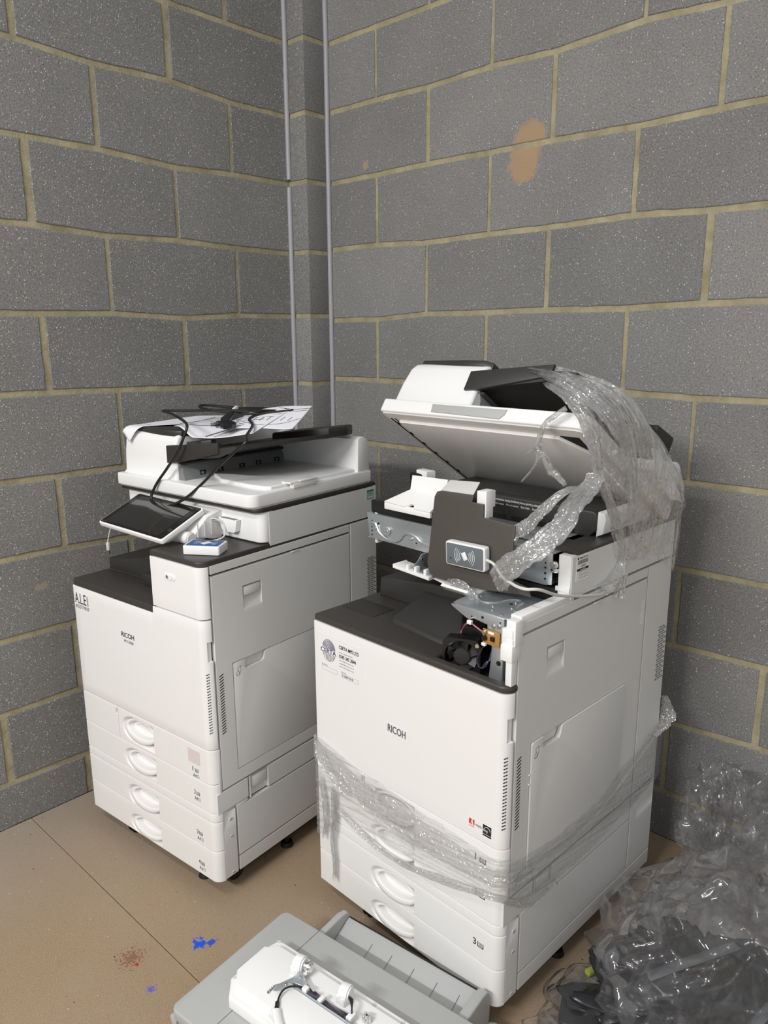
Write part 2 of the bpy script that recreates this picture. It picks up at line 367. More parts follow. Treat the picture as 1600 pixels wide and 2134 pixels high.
def empty(name, loc, rz, label, cat, group=None):
    o = bpy.data.objects.new(name, None); COL.objects.link(o); o.empty_display_size = 0.05
    o.location = loc; o.rotation_euler = (0, 0, R(rz)); return tag(o, label, cat, group)
def tag(o, label, cat, group=None):
    o['label'] = label; o['category'] = cat
    if group: o['group'] = group
    return o
def struct(o): o['kind'] = 'structure'; return o

def text(name, s, box, plane, material, parent, off=0.0006, shear=0, bold=0.0, ext=0.00015, align=None):
    """lettering squeezed into box=(a0,a1,z0,z1) on a plane: ('y', y) front face, ('x', x) right face, or a matrix"""
    c = bpy.data.curves.new(name, 'FONT'); c.body = s; c.extrude = 0; c.size = 1; c.offset = bold; c.resolution_u = 3
    to = bpy.data.objects.new(name, c); COL.objects.link(to)
    dg = bpy.context.evaluated_depsgraph_get(); dg.update()
    me = bpy.data.meshes.new_from_object(to.evaluated_get(dg)); COL.objects.unlink(to); bpy.data.objects.remove(to); bpy.data.curves.remove(c)
    xs = [v.co.x for v in me.vertices]; ys = [v.co.y for v in me.vertices]
    x0, x1, y0, y1 = min(xs), max(xs), min(ys), max(ys); a0, a1, z0, z1 = box
    for v in me.vertices:
        a = a0+(v.co.x-x0)/(x1-x0)*(a1-a0); z = z0+(v.co.y-y0)/(y1-y0)*(z1-z0)
        if isinstance(plane, Matrix): v.co = plane @ Vector((a, z, off))
        elif plane[0] == 'y': v.co = Vector((a, plane[1]-off, z))
        else: v.co = Vector((plane[1]+off, a, z))
    me.materials.append(material); o = bpy.data.objects.new(name, me); COL.objects.link(o)
    if parent: o.parent = parent
    return o
# ------------------------------------------------------------------ blockwork walls measured joint by joint
ZR = 1.48984
CA, CB = 0.0919, 0.1019          # corner pier: projects CA along the right wall, CB along the left wall
BEDL = {3: [(.344, 2.156), (.561, 2.173), (.806, 2.164), (1.017, 2.176)], 4: [(.336, 2.383), (.549, 2.3845)], 2: [(.352, 1.940), (.558, 1.930), (.81, 1.944), (1.015, 1.9425)],
        1: [(.345, 1.710), (.565, 1.717), (.805, 1.7106), (1.02, 1.722)], 0: [(.346, 1.493), (.558, 1.481), (.807, 1.492), (1.022, 1.488)],
        -1: [(.342, 1.2536), (.554, 1.2614), (.798, 1.267), (1.024, 1.271)], -2: [(1.013, 1.0305)], -3: [(.815, .806), (1.015, .813)], -4: [(1.0135, .5774)],
        -5: [(1.015, .359), (1.236, .356)], -6: [(1.009, .136), (1.242, .1386)]}
BEDR = {0: [(.318, 1.478), (.54, 1.491), (.767, 1.490), (.985, 1.493), (1.215, 1.490), (1.436, 1.497)], 1: [(.32, 1.722), (.538, 1.711), (.776, 1.716), (.982, 1.716), (1.234, 1.723), (1.433, 1.7136)],
        2: [(.323, 1.942), (.543, 1.9446), (.7875, 1.942), (.989, 1.9407), (1.232, 1.935), (1.434, 1.939)], 3: [(.331, 2.169), (.541, 2.163), (.785, 2.1696), (.989, 2.161), (1.236, 2.174), (1.43, 2.161)],
        4: [(.327, 2.3816)], -1: [(1.222, 1.2695), (1.429, 1.263)], -2: [(1.43, 1.044)], -3: [(1.426, .8087)], -4: [(1.44, .5904), (1.6625, .5925)], -5: [(1.436, .358), (1.661, .3705)], -6: [(1.439, .1474), (1.67, .1236)]}
PERL = {0: (.345, .807, 1.250, 1.70, 2.15, 2.60), 1: (.561, 1.017, 1.470, 1.92, 2.37, 2.82)}
PERR = {0: (.541, .986, 1.434, 1.885, 2.335, 2.785), 1: (.322, .778, 1.233, 1.665, 2.115, 2.565)}
def bedz(tab, k, s):
    p = tab.get(k)
    if not p: return ZR+.225*k
    if s <= p[0][0]: return p[0][1]
    if s >= p[-1][0]: return p[-1][1]
    for a, b in zip(p, p[1:]):
        if a[0] <= s <= b[0]: return a[1]+(b[1]-a[1])*(s-a[0])/(b[0]-a[0])
def wall(name, s0, s1, tab, per, to, jw, zmax=3.3, ends=None, seed=0, normal=None):
    """one mesh: every block a proud raised slab over a mortar bed"""
    rnd = random.Random(seed); V = []; Fc = []; MI = []; tones = []
    def put(P, f, mi, tone):
        o = len(V); V.extend(P); Fc.extend([[o+i for i in q] for q in f]); MI.extend([mi]*len(f)); tones.extend([tone]*len(P))
    k = -7
    while ZR+.225*k < zmax:
        ps = [p+rnd.uniform(-.002, .002) for p in per[k % 2]] if per else []
        jv = lambda q: .75+.75*abs(noise.noise(Vector((q*31, k*7.7, seed))))*1.6
        ed = [s0-0.02 if ends else s0]+[p for p in ps if s0+.05 < p < s1-.05]+[s1]
        for a, b in zip(ed, ed[1:]):
            lo, hi = a+(jw*jv(a)/2 if a != ed[0] else 0), b-(jw*jv(b)/2 if b != ed[-1] else 0)
            bj = .0082
            out = []
            n = max(2, int((hi-lo)/.03)); mz = 8
            def zb(s): return max(bedz(tab, k, s)+bj, 0.0)
            def zt(s): return min(bedz(tab, k+1, s)-bj, zmax)
            if zt((lo+hi)/2) <= 0.01: continue
            for i in range(n): s = lo+(hi-lo)*i/n; out.append((s, zb(s)))
            for i in range(mz): out.append((hi, zb(hi)+(zt(hi)-zb(hi))*i/mz))
            for i in range(n): s = hi-(hi-lo)*i/n; out.append((s, zt(s)))
            for i in range(mz): out.append((lo, zt(lo)+(zb(lo)-zt(lo))*i/mz))
            c = ((lo+hi)/2, (zb(lo)+zt(hi))/2)
            tone = rnd.uniform(.90, 1.08)
            ring0 = []; ring1 = []
            for (s, z) in out:
                j = noise.noise(Vector((s*38, z*38, seed)))*.0022
                dx, dz = (c[0]-s), (c[1]-z)
                sx = (1 if dx > 0 else -1) if abs(abs(s-c[0])-(hi-lo)/2) < 1e-4 else 0
                sz = (1 if dz > 0 else -1) if (abs(z-zb(s)) < 1e-5 or abs(z-zt(s)) < 1e-5) else 0
                ring0.append((s+sx*j, z+sz*j)); ring1.append((s+sx*(j+.0022), z+sz*(j+.0022)))
            m = len(out)
            P = [to(s, z, -.005) for s, z in ring0]+[to(s, z, -.0012) for s, z in ring0]+[to(s, z, 0) for s, z in ring1]
            f = [[i, (i+1) % m, m+(i+1) % m, m+i] for i in range(m)]+[[m+i, m+(i+1) % m, 2*m+(i+1) % m, 2*m+i] for i in range(m)]+[[2*m+i for i in range(m)]]
            put(P, f, 0, tone)
        k += 1
    # mortar: a thick slab behind the faces of the blocks
    d0, d1 = -.0032, -.10
    q = [to(s0-(.02 if ends else 0), 0, d0), to(s1, 0, d0), to(s1, zmax, d0), to(s0-(.02 if ends else 0), zmax, d0)]
    r_ = [to(s0-(.02 if ends else 0), 0, d1), to(s1, 0, d1), to(s1, zmax, d1), to(s0-(.02 if ends else 0), zmax, d1)]
    put(q+r_, [[0, 1, 2, 3], [7, 6, 5, 4], [0, 4, 5, 1], [1, 5, 6, 2], [2, 6, 7, 3], [3, 7, 4, 0]], 1, 1)
    me = bpy.data.meshes.new(name); me.from_pydata(V, [], Fc)
    me.materials.append(BLOCK); me.materials.append(MORTAR); me.polygons.foreach_set('material_index', MI)
    at = me.attributes.new('tone', 'FLOAT', 'POINT'); at.data.foreach_set('value', tones)
    me.update(); bm = bmesh.new(); bm.from_mesh(me); bmesh.ops.recalc_face_normals(bm, faces=bm.faces[:]); bm.to_mesh(me); bm.free()
    o = bpy.data.objects.new(name, me); COL.objects.link(o); return struct(o)
wall('wall_left', CB-.10, 2.9, BEDL, PERL, lambda s, z, d: Vector((d, -s, z)), .0155, seed=3)
wall('wall_right', CA-.09, 3.0, BEDR, PERR, lambda s, z, d: Vector((s, -d, z)), .0125, seed=5)
# the square pier in the corner, coursed with the walls
def pier():
    mbz = []
    V = MB(); tones = []
    k = -7; rnd = random.Random(9)
    while ZR+.225*k < 3.3:
        z0 = max(0.0, bedz(BEDL, k, .3)+.0075); z1 = min(3.3, bedz(BEDL, k+1, .3)-.0075)
        n0 = len(V.v)
        if z1 > .01: V.box(-.01, CA, -CB, .01, z0, z1, bev=.003, seg=2, mi=0)
        tones += [rnd.uniform(.9, 1.1)]*(len(V.v)-n0); k += 1
    n0 = len(V.v); V.box(-.01, CA-.0035, -CB+.0035, .01, 0, 3.3, bev=0, mi=1); tones += [1]*(len(V.v)-n0)
    o = V.build('wall_corner', [BLOCK, MORTAR]); at = o.data.attributes.new('tone', 'FLOAT', 'POINT'); at.data.foreach_set('value', tones)
    return struct(o)
pier()
# grey sealant in the two movement joints
def bead(name, x, y, segs):
    for i, (z0, z1) in enumerate(segs):
        n = 70; pts = []
        for j in range(n+1):
            z = z0+(z1-z0)*j/n; pts.append((x+noise.noise(Vector((z*7, 1, x*9)))*.0012, y+noise.noise(Vector((z*7, 5, y*9)))*.0012, z))
        mb = MB(); mb.tube(pts, lambda t: .0088, n=12, sm=0, prof=lambda a, t, i: (1+.12*noise.noise(Vector((t*60, 2, 1))),)*2)
        struct(mb.build(name if i == 0 else name, SEAL))
bead('trim_1', .0045, -CB-.0045, [(0.0, 1.928), (1.953, 3.3)])
bead('trim_2', CA+.0045, -.0045, [(0.0, 3.3)])
# floor: two sheets of board meeting in a butt joint
m = MB()
m.box(0.0, 4.6, -1.2048, 0.0, -.03, 0, bev=.0012, seg=1)
m.box(0.0, 4.6, -4.8, -1.2066, -.03, 0, bev=.0012, seg=1)
struct(m.build('floor', FLOOR))
m = MB(); m.box(-.1, 4.7, -4.9, .1, -.08, -.031, bev=0); sub = m.build('floor_screed', MATTEBLK); struct(sub)
# ------------------------------------------------------------------ the two photocopiers
WL = -.570          # left edge (local x); right face is x = 0, front face y = 0, floor z = 0
RAD = .024          # rounded front right corner
UEND = -RAD+RAD*math.pi/2
def fmap(u, z, d=0.0, y0=0.0):
    """front skin: flat from the left, then bent round the front right corner"""
    if u <= -RAD: return Vector((u, y0+d, z))
    a = (u+RAD)/RAD
    return Vector((-RAD+(RAD-d)*math.sin(a), y0+RAD-(RAD-d)*math.cos(a), z))
def arc_us(u0=-RAD, n=9): return [u0+(UEND-u0)*i/n for i in range(n+1)]
def front_skin(name, parent, z0, z1, depth=None, ucr=(), zcr=(), step=.03, zstep=.03, u0=WL+.002, mat_=None, gap=.0013):
    z0 += gap; z1 -= gap
    us = sorted(set([u for u in cuts(u0, -RAD, ucr, step)]+arc_us()+[UEND-.0006, UEND-.0018])); vs = cuts(z0, z1, zcr, zstep)
    def f(u, v):
        d = edge_round(u, v, u0, UEND, z0, z1, .0012)
        if depth: d += depth(u, v)
        return fmap(u, v, d)
    def back(p):
        p = Vector(p); 
        if p.x > -RAD+.0005:
            q = p-Vector((-RAD, RAD, p.z)); q *= (RAD-.008)/RAD; return Vector((-RAD+q.x, RAD+q.y, p.z))
        return p+Vector((0, .008, 0))
    return grid(name, mat_ or WHITE, parent, us, vs, f, offs=back)
def side_skin(name, parent, y0, y1, z0, z1, depth=None, ycr=(), zcr=(), step=.04, mat_=None, x=0.0, gap=.0018, th=.010):
    y0 += gap; y1 -= gap; z0 += gap; z1 -= gap
    us = cuts(y0, y1, ycr, step); vs = cuts(z0, z1, zcr, step)
    def f(u, v): return Vector((x-edge_round(u, v, y0, y1, z0, z1, .0009)-(depth(u, v) if depth else 0), u, v))
    return grid(name, mat_ or SHADEDW, parent, us, vs, f, offs=(-th, 0, 0))
def tray_handle(parent, xc, zc, a=.064, b=.031, xr=-.2390):
    """cup handle: a thick almond lip, thin above and heavy below, round a hollow; the panel edge trims its right end"""
    n = 64; V = []; Fc = []
    prof = [(0, .022), (0, .0045), (.04, .0010), (.14, -.0012), (.40, -.0018), (.70, -.0016), (.80, -.0008), (.85, .0012), (.885, .0070), (.91, .0150), (.94, .0185), (1.0, .0195)]
    def ell(t, w):
        c_, s_ = math.cos(t), math.sin(t)
        o = Vector((xc+a*c_, zc+b*s_)); i = Vector((xc+.006+a*.80*c_, zc+.0060+b*(.66 if s_ > 0 else .50)*s_))
        return o+(i-o)*w
    for (w, d) in prof:
        for j in range(n):
            t = 2*math.pi*j/n; p = ell(t, w); low = max(0, -math.sin(t))
            V.append(Vector((min(p.x, xr), d+.0035+.0045*math.sin(t)-.0012*low+.006*max(0, (p.x-xc)/a)**2, p.y)))
    for k_, d in ((.90, .0198), (.5, .0205)):
        for j in range(n):
            t = 2*math.pi*j/n; p = ell(t, 1.0); c_ = Vector((xc+.006, zc+.0060)); q = c_+(p-c_)*k_; V.append(Vector((min(q.x, xr), d+.003, q.y)))
    R_ = len(prof)+2
    for k in range(R_-1):
        for j in range(n): Fc.append([k*n+j, k*n+(j+1) % n, (k+1)*n+(j+1) % n, (k+1)*n+j])
    Fc.append([(R_-1)*n+j for j in range(n)])
    mb = MB(); mb.raw(V, Fc)
    mb.tube([(xc-.042, .0225, zc+.001), (xc-.020, .0195, zc+.0105), (xc+.008, .0185, zc+.0115), (xc+.034, .0195, zc+.0070), (xc+.052, .0225, zc-.001)], .0024, n=8)
    return mb.build('handle', WHITE, parent, sharp=50)
def drawer(parent, z0, z1, hz, hb, extra=None, ucr=(), zcr=()):
    xc = -.308; aL, xr = .074, -.2385
    def dep(u, v):
        d = 0.0
        dz = (v-hz)/(hb+.0060)
        if v < z0+.004 or v > z1-.004: return extra(u, v) if extra else 0.0
        if u < xr:
            du = (u-xc)/aL if u < xc else 0
            r = (abs(du)**2.4+abs(dz)**2.4)**(1/2.4)
            if r < 1: t = min(1, (1-r)/.30); d = .022*t*t*(3-2*t)
        if extra: d += extra(u, v)
        return d
    fine_u = [xc-aL+i*.0025 for i in range(0, 56)]; fine_v = [hz-hb-.008+i*.002 for i in range(0, int((2*hb+.016)/.002)+1)]
    us = sorted(set([round(u, 5) for u in cuts(WL+.002, -RAD, [xr]+list(ucr), .04)+fine_u]+[round(u, 6) for u in arc_us()]+[UEND-.0006, UEND-.0018]))
    zz0, zz1 = z0+.0011, z1-.0011
    vs = sorted(set([round(v, 5) for v in cuts(zz0, zz1, zcr, .03)+[q for q in fine_v if zz0+.002 < q < zz1-.002]]))
    u0 = WL+.002
    def f(u, v): return fmap(u, v, edge_round(u, v, u0, UEND, zz0, zz1, .0012)+dep(u, v))
    def back(p):
        p = Vector(p)
        if p.x > -RAD+.0005:
            q = p-Vector((-RAD, RAD, p.z)); q *= (RAD-.008)/RAD; return Vector((-RAD+q.x, RAD+q.y, p.z))
        return p+Vector((0, .008, 0))
    o = grid('drawer', WHITE, parent, us, vs, f, offs=back)
    tray_handle(o, xc+.002, hz, .067, hb)
    return o
def slots(name, parent, pts, w, h, tilt, axis, m=SEAM, skin=None):
    """a column of little vent slots, each a recessed-looking dark lozenge set just proud of its panel"""
    mb = MB()
    for (a, z) in pts:
        n = 8; P = []
        for j in range(n):
            t = 2*math.pi*j/n+math.pi/8; q = (math.cos(t)*w/2*1.02, math.sin(t)*h/2); s = max(min(q[0]*1.6, w/2), -w/2)
            P.append((s, q[1]+s*math.tan(tilt)))
        if axis == 'x': V = [Vector((.0003, a+p[0], z+p[1])) for p in P]+[Vector((-.003, a+p[0], z+p[1])) for p in P]
        else: V = [fmap(a+p[0], z+p[1], -.0003) for p in P]+[fmap(a+p[0], z+p[1], .003) for p in P]
        mb.raw(V, [list(range(n)), list(range(2*n-1, n-1, -1))]+[[i, n+i, n+(i+1) % n, (i+1) % n] for i in range(n)])
    return mb.build(name, m, parent)
def lens_disc(mb, c, r, ax, n=16, t=.002): 
    p0 = Vector(c); p1 = p0+Vector(ax)*t; mb.cyl(p0, p1, r, r*.9, n)

def common(root, k):
    """everything the two machines share: cabinet, four drawers, doors and covers on the right side, casters"""
    P1 = (k == 1)
    # core
    m = MB(); m.box(WL+.012, -.013, .040, .650, .056, .742, bev=.002); m.box(WL+.012, -.013, .46, .645, .742, .914, bev=.002)
    if P1: m.box(-.186, -.013, .012, .47, .742, .896, bev=.002)
    else: m.box(-.186, -.013, .215, .47, .742, .914, bev=.002)
    m.build('inner_chassis', CORE, root)
    m = MB(); m.box(WL, WL+.011, .010, .655, .052, .748, bev=.002); m.box(WL, WL+.011, .46, .655, .746, .913, bev=.002); m.build('left_side_panel', SHADEDW, root)
    m = MB(); m.box(WL+.002, -.002, .646, .657, .056, .912, bev=.002); m.build('rear_panel', SHADEDW, root)
    # drawers with cup handles
    def flap(u, v):
        d = 0
        if abs(u+.397) < .0006 and v < .428: d = .004
        if inrect(u, v, -.4075, -.3985, .404, .421): d = .008
        return d
    drawers = [drawer(root, .3325, .4275, .3795, .0325, flap, ucr=(-.397, -.4075, -.3985), zcr=(.404, .421)),
               drawer(root, .2515, .3325, .2870, .0300),
               drawer(root, .1415, .2255, .1735, .0310),
               drawer(root, .0520, .1415, .0830, .0270)]
    front_skin('trim_band', root, .2255, .2515)
    # front door
    ztop = .767
    ul = UEND-.0145
    def dd(u, v): return .006 if (u > ul and .662 < v < .712) else 0.0
    if P1:
        z0, z1 = .4275+.0011, ztop-.0011; u0 = WL+.002
        us = sorted(set([round(u, 6) for u in cuts(u0, -RAD, (-.1965,), .03)]+arc_us()+[ul-.0005, ul+.0005, UEND-.0006, UEND-.0018])); vs = cuts(z0, z1, (.662, .712), .03)
        def f(u, v):
            zz = v
            if u < -.1965: zz = z0+(v-z0)*(.7475-z0)/(z1-z0)
            return fmap(u, zz, edge_round(u, v, u0, UEND, z0, z1, .0018)+dd(u, zz))
        def back(p):
            p = Vector(p)
            if p.x > -RAD+.0005:
                q = p-Vector((-RAD, RAD, p.z)); q *= (RAD-.008)/RAD; return Vector((-RAD+q.x, RAD+q.y, p.z))
            return p+Vector((0, .008, 0))
        door = grid('front_door', WHITE, root, us, vs, f, offs=back)
    else:
        z0, z1 = .4275, .764
        us = None
        door = front_skin('front_door', root, z0, z1, dd, ucr=(), zcr=(.662, .712))
    slots('vent_slots', door, [(-.0035+.0, .476+i*.00735) for i in range(22)], .0085, .0030, R(22), 'f')
    # ---- right side
    # big right door with latch pocket and bypass-tray recess
    by0, by1, bz0, bz1 = .083, (.455), .346, .635
    def sd(u, v):
        if inrect(u, v, .125, .187, .764, .825):
            t = (v-.764)/.061
            return .0155*min(1, (t/.6)) if v < .797 else .004 if .1285 < u < .1835 and v < .8215 else .012
        if inrect(u, v, by0-.002, by1+.002, bz0-.002, bz1+.0015): return .009
        return 0.0
    side_door = side_skin('right_side_door', root, .0275, .533, .309, .874, sd, ycr=(.125, .187, .1285, .1835, by0-.002, by1+.002), zcr=(.764, .797, .825, .8215, bz0-.002, bz1+.0015), step=.02)
    slots('vent_slots', side_door, [(.0440, .464+i*.0073) for i in range(22)], .0145, .0031, R(16), 'x')
    # bypass tray: sheet with the finger notch in its top edge
    n0, n1, nz = .122, .190, .609
    pts = [(by0, bz0), (by1, bz0), (by1, bz1), (n1+.008, bz1), (n1+.002, bz1-.002), (n1-.001, bz1-.007), (n1-.004, nz+.006), (n1-.010, nz), (n0+.003, nz), (n0, nz+.003), (n0, bz1), (by0+.004, bz1), (by0, bz1-.004)]
    if P1:
        m = MB(); m.prism(pts, -.0085, 0.0, axis='x', bev=.0011); by = m.build('bypass_tray', SHADEDW, side_door)
    else:
        # the second machine's tray stands a touch ajar
        m = MB(); m.prism([(a, b) for a, b in pts], -.008, 0.003, axis='x', bev=.0014); by = m.build('bypass_tray', SHADEDW, side_door)
        m.v = []; m = MB(); lens_disc(m, (.0005, .0795, .566), .0022, (1, 0, 0)); lens_disc(m, (.0005, .0795, .545), .0022, (1, 0, 0)); m.build('peg', WHITE2, side_door)
    xo = .0004 if P1 else .0034
    m = MB(); m.box(xo-.0004, xo, .092, .109, .6045, .6195, bev=0)   # hand-feed pictogram: little tray and arrow
    m.v = []; m.f = []; m.m = []
    def ln(a, b, w=.0009):
        a = Vector((xo, *a)); b = Vector((xo, *b)); d = (b-a).normalized(); s = Vector((0, -d.z, d.y))*w/2
        m.raw([a-s, b-s, b+s, a+s], [[0, 1, 2, 3]])
    q = [(.0935, .618), (.1065, .621), (.1065, .608), (.1005, .598)]
    for a, b in zip(q, q[1:]): ln(a, b)
    q = [(.0925, .606), (.0985, .610), (.1015, .604), (.0975, .597), (.0925, .599), (.0925, .606)]
    for a, b in zip(q, q[1:]): ln(a, b)
    ln((.0945, .612), (.0995, .614)); m.build('pictogram', INK, side_door)
    # latch lever
    m = MB(); m.box(-.0045, -.0006, .1295, .1830, .7985, .8205, bev=.0018); m.build('latch', SHADEDW, side_door)
    m = MB(); m.box(-.004, .0022, .295, .325, .8705, .8738, bev=.001); m.build('stop_tab', SHADEDW, side_door)
    # narrow top rail, rear cover with its vent grille
    side_skin('top_rail', root, .0275, .533, .876, .9005)
    rc = side_skin('rear_side_cover', root, .535, .656, .309, .9005, mat_=SHADEDW)
    m = MB()
    for i in range(22):
        z = (.648 if P1 else .590)+i*.0062*(1 if P1 else 1.05)
        for j in range(3):
            y = .610+j*.0145+(.004 if i % 2 else 0)
            if y+.0115 < .6545: m.raw([(.0004, y, z), (.0004, y+.0115, z), (.0004, y+.0115, z+.0034), (.0004, y, z+.0034)], [[0, 1, 2, 3]])
    m.build('vent_grille', GREYP, rc)
    if not P1:
        m = MB()
        for i in range(9): m.box(-.001, .0006, .512, .526, .765+i*.0066, .768+i*.0066, bev=.0004, seg=1)
        m.build('vent_ribs', WHITE2, root)
    # strip beside drawers
    m = MB(); m.box(-.010, 0, .0075+.012, .0270, .309, .4265, bev=.0012); m.build('hinge_strip', SHADEDW, root)
    # lower unit
    def lc(u, v):
        if inrect(u, v, .068, .108, .249, .262): return .010
        return 0
    side_skin('grip_cover', root, .0075, .113, .249, .3075)
    m = MB(); m.box(-.020, -.0095, .009, .072, .214, .250, bev=.001); m.build('grip_back', SHADEDW, root)
    m = MB()
    m.prism([(.070, .2485), (.108, .2485), (.108, .243), (.100, .240), (.070, .236)], -.012, 0, axis='x', bev=.001); m.build('grip_lip', SHADEDW, root)
    np_ = side_skin('service_panel', root, .0225 if True else 0, .0665, .0535, .2125 if False else .2425, lambda u, v: (.012*max(0, min(1, (v-.212-(.030*(u-.0225)/.044))/.004))))
    for z in (.222, .172, .066):
        m = MB(); m.cyl((-.001, .0485, z-.004), (.0006, .0485, z-.004), .0062, .0058, 20)
        m.box(.0006, .0009, .0440, .0530, z-.0046, z-.0034, bev=0, mi=1); m.build('screw_cap', [SHADEDW, CORE], np_)
    def ld(u, v):
        if inrect(u, v, .121, .182, .222 if P1 else .222, .3045) and v > .222+(.0): 
            t = (v-.222)/.04
            return .013*min(1, max(0, t)) if v < .268 else .010
        if abs(v-.180) < .0006 and .105 < u < .515: return .0012
        return 0
    lowd = side_skin('lower_right_door', root, .1145, .533, .2425, .3065, ld, ycr=(.121, .182), zcr=(.268,), step=.02)
    m = MB(); m.box(-.0085, -.0016, .126, .178, .269, .300, bev=.002); m.build('latch', SHADEDW, lowd)
    def ld2(u, v):
        if abs(u-.099) < .0005 and .1 < v < (.222 if P1 else .208): return .0011
        if abs(v-(.222 if P1 else .208)) < .0005 and u > .099 and u < .46: return .0011
        if not P1 and abs(v-.180) < .0005 and .099 < u < .46: return .0011
        return 0
    lf = side_skin('lower_flap', root, .0690, .533, .098, .2415, ld2, ycr=(.099,), zcr=(.222, .208, .180), step=.03)
    side_skin('base_rail', root, .0690, .656, .0535, .0965)
    def rh(u, v):
        if inrect(u, v, .568, .650, .232, .262): return .012*min(1, (v-.232)/.012)
        return 0
    side_skin('rear_lower_cover', root, .535, .656, .0985, .3065, rh, ycr=(.568, .650), zcr=(.232, .262), step=.012)
    m = MB(); m.box(WL+.02, -.02, .02, .64, .045, .058, bev=.003); m.build('base_plate', CORE, root)
    # casters and feet
    for (x, y, r) in ((-.425, .035, .026), (-.045, .075, .026), (-.045, .585, .026), (-.50, .585, .026)):
        c = MB(); c.cyl((x, y, .04), (x, y, .052), .022, n=20); c.box(x-.012, x+.012, y-.004, y+.03, .022, .046, bev=.004); fork = c.build('caster', RUBBER, root)
        w = MB(); w.cyl((x-.011, y+.012, r), (x-.003, y+.012, r), r, n=28, bev=.003); w.cyl((x+.003, y+.012, r), (x+.011, y+.012, r), r, n=28, bev=.003); w.build('wheel', RUBBER, fork)
    for (x, y) in ((-.115, .045), (-.03, .27)):
        c = MB(); c.cyl((x, y, .012), (x, y, .05), .007, n=14); c.cyl((x, y, .0), (x, y, .012), .019, .015, n=20); c.build('levelling_foot', RUBBER, root)
    return drawers, door, side_door

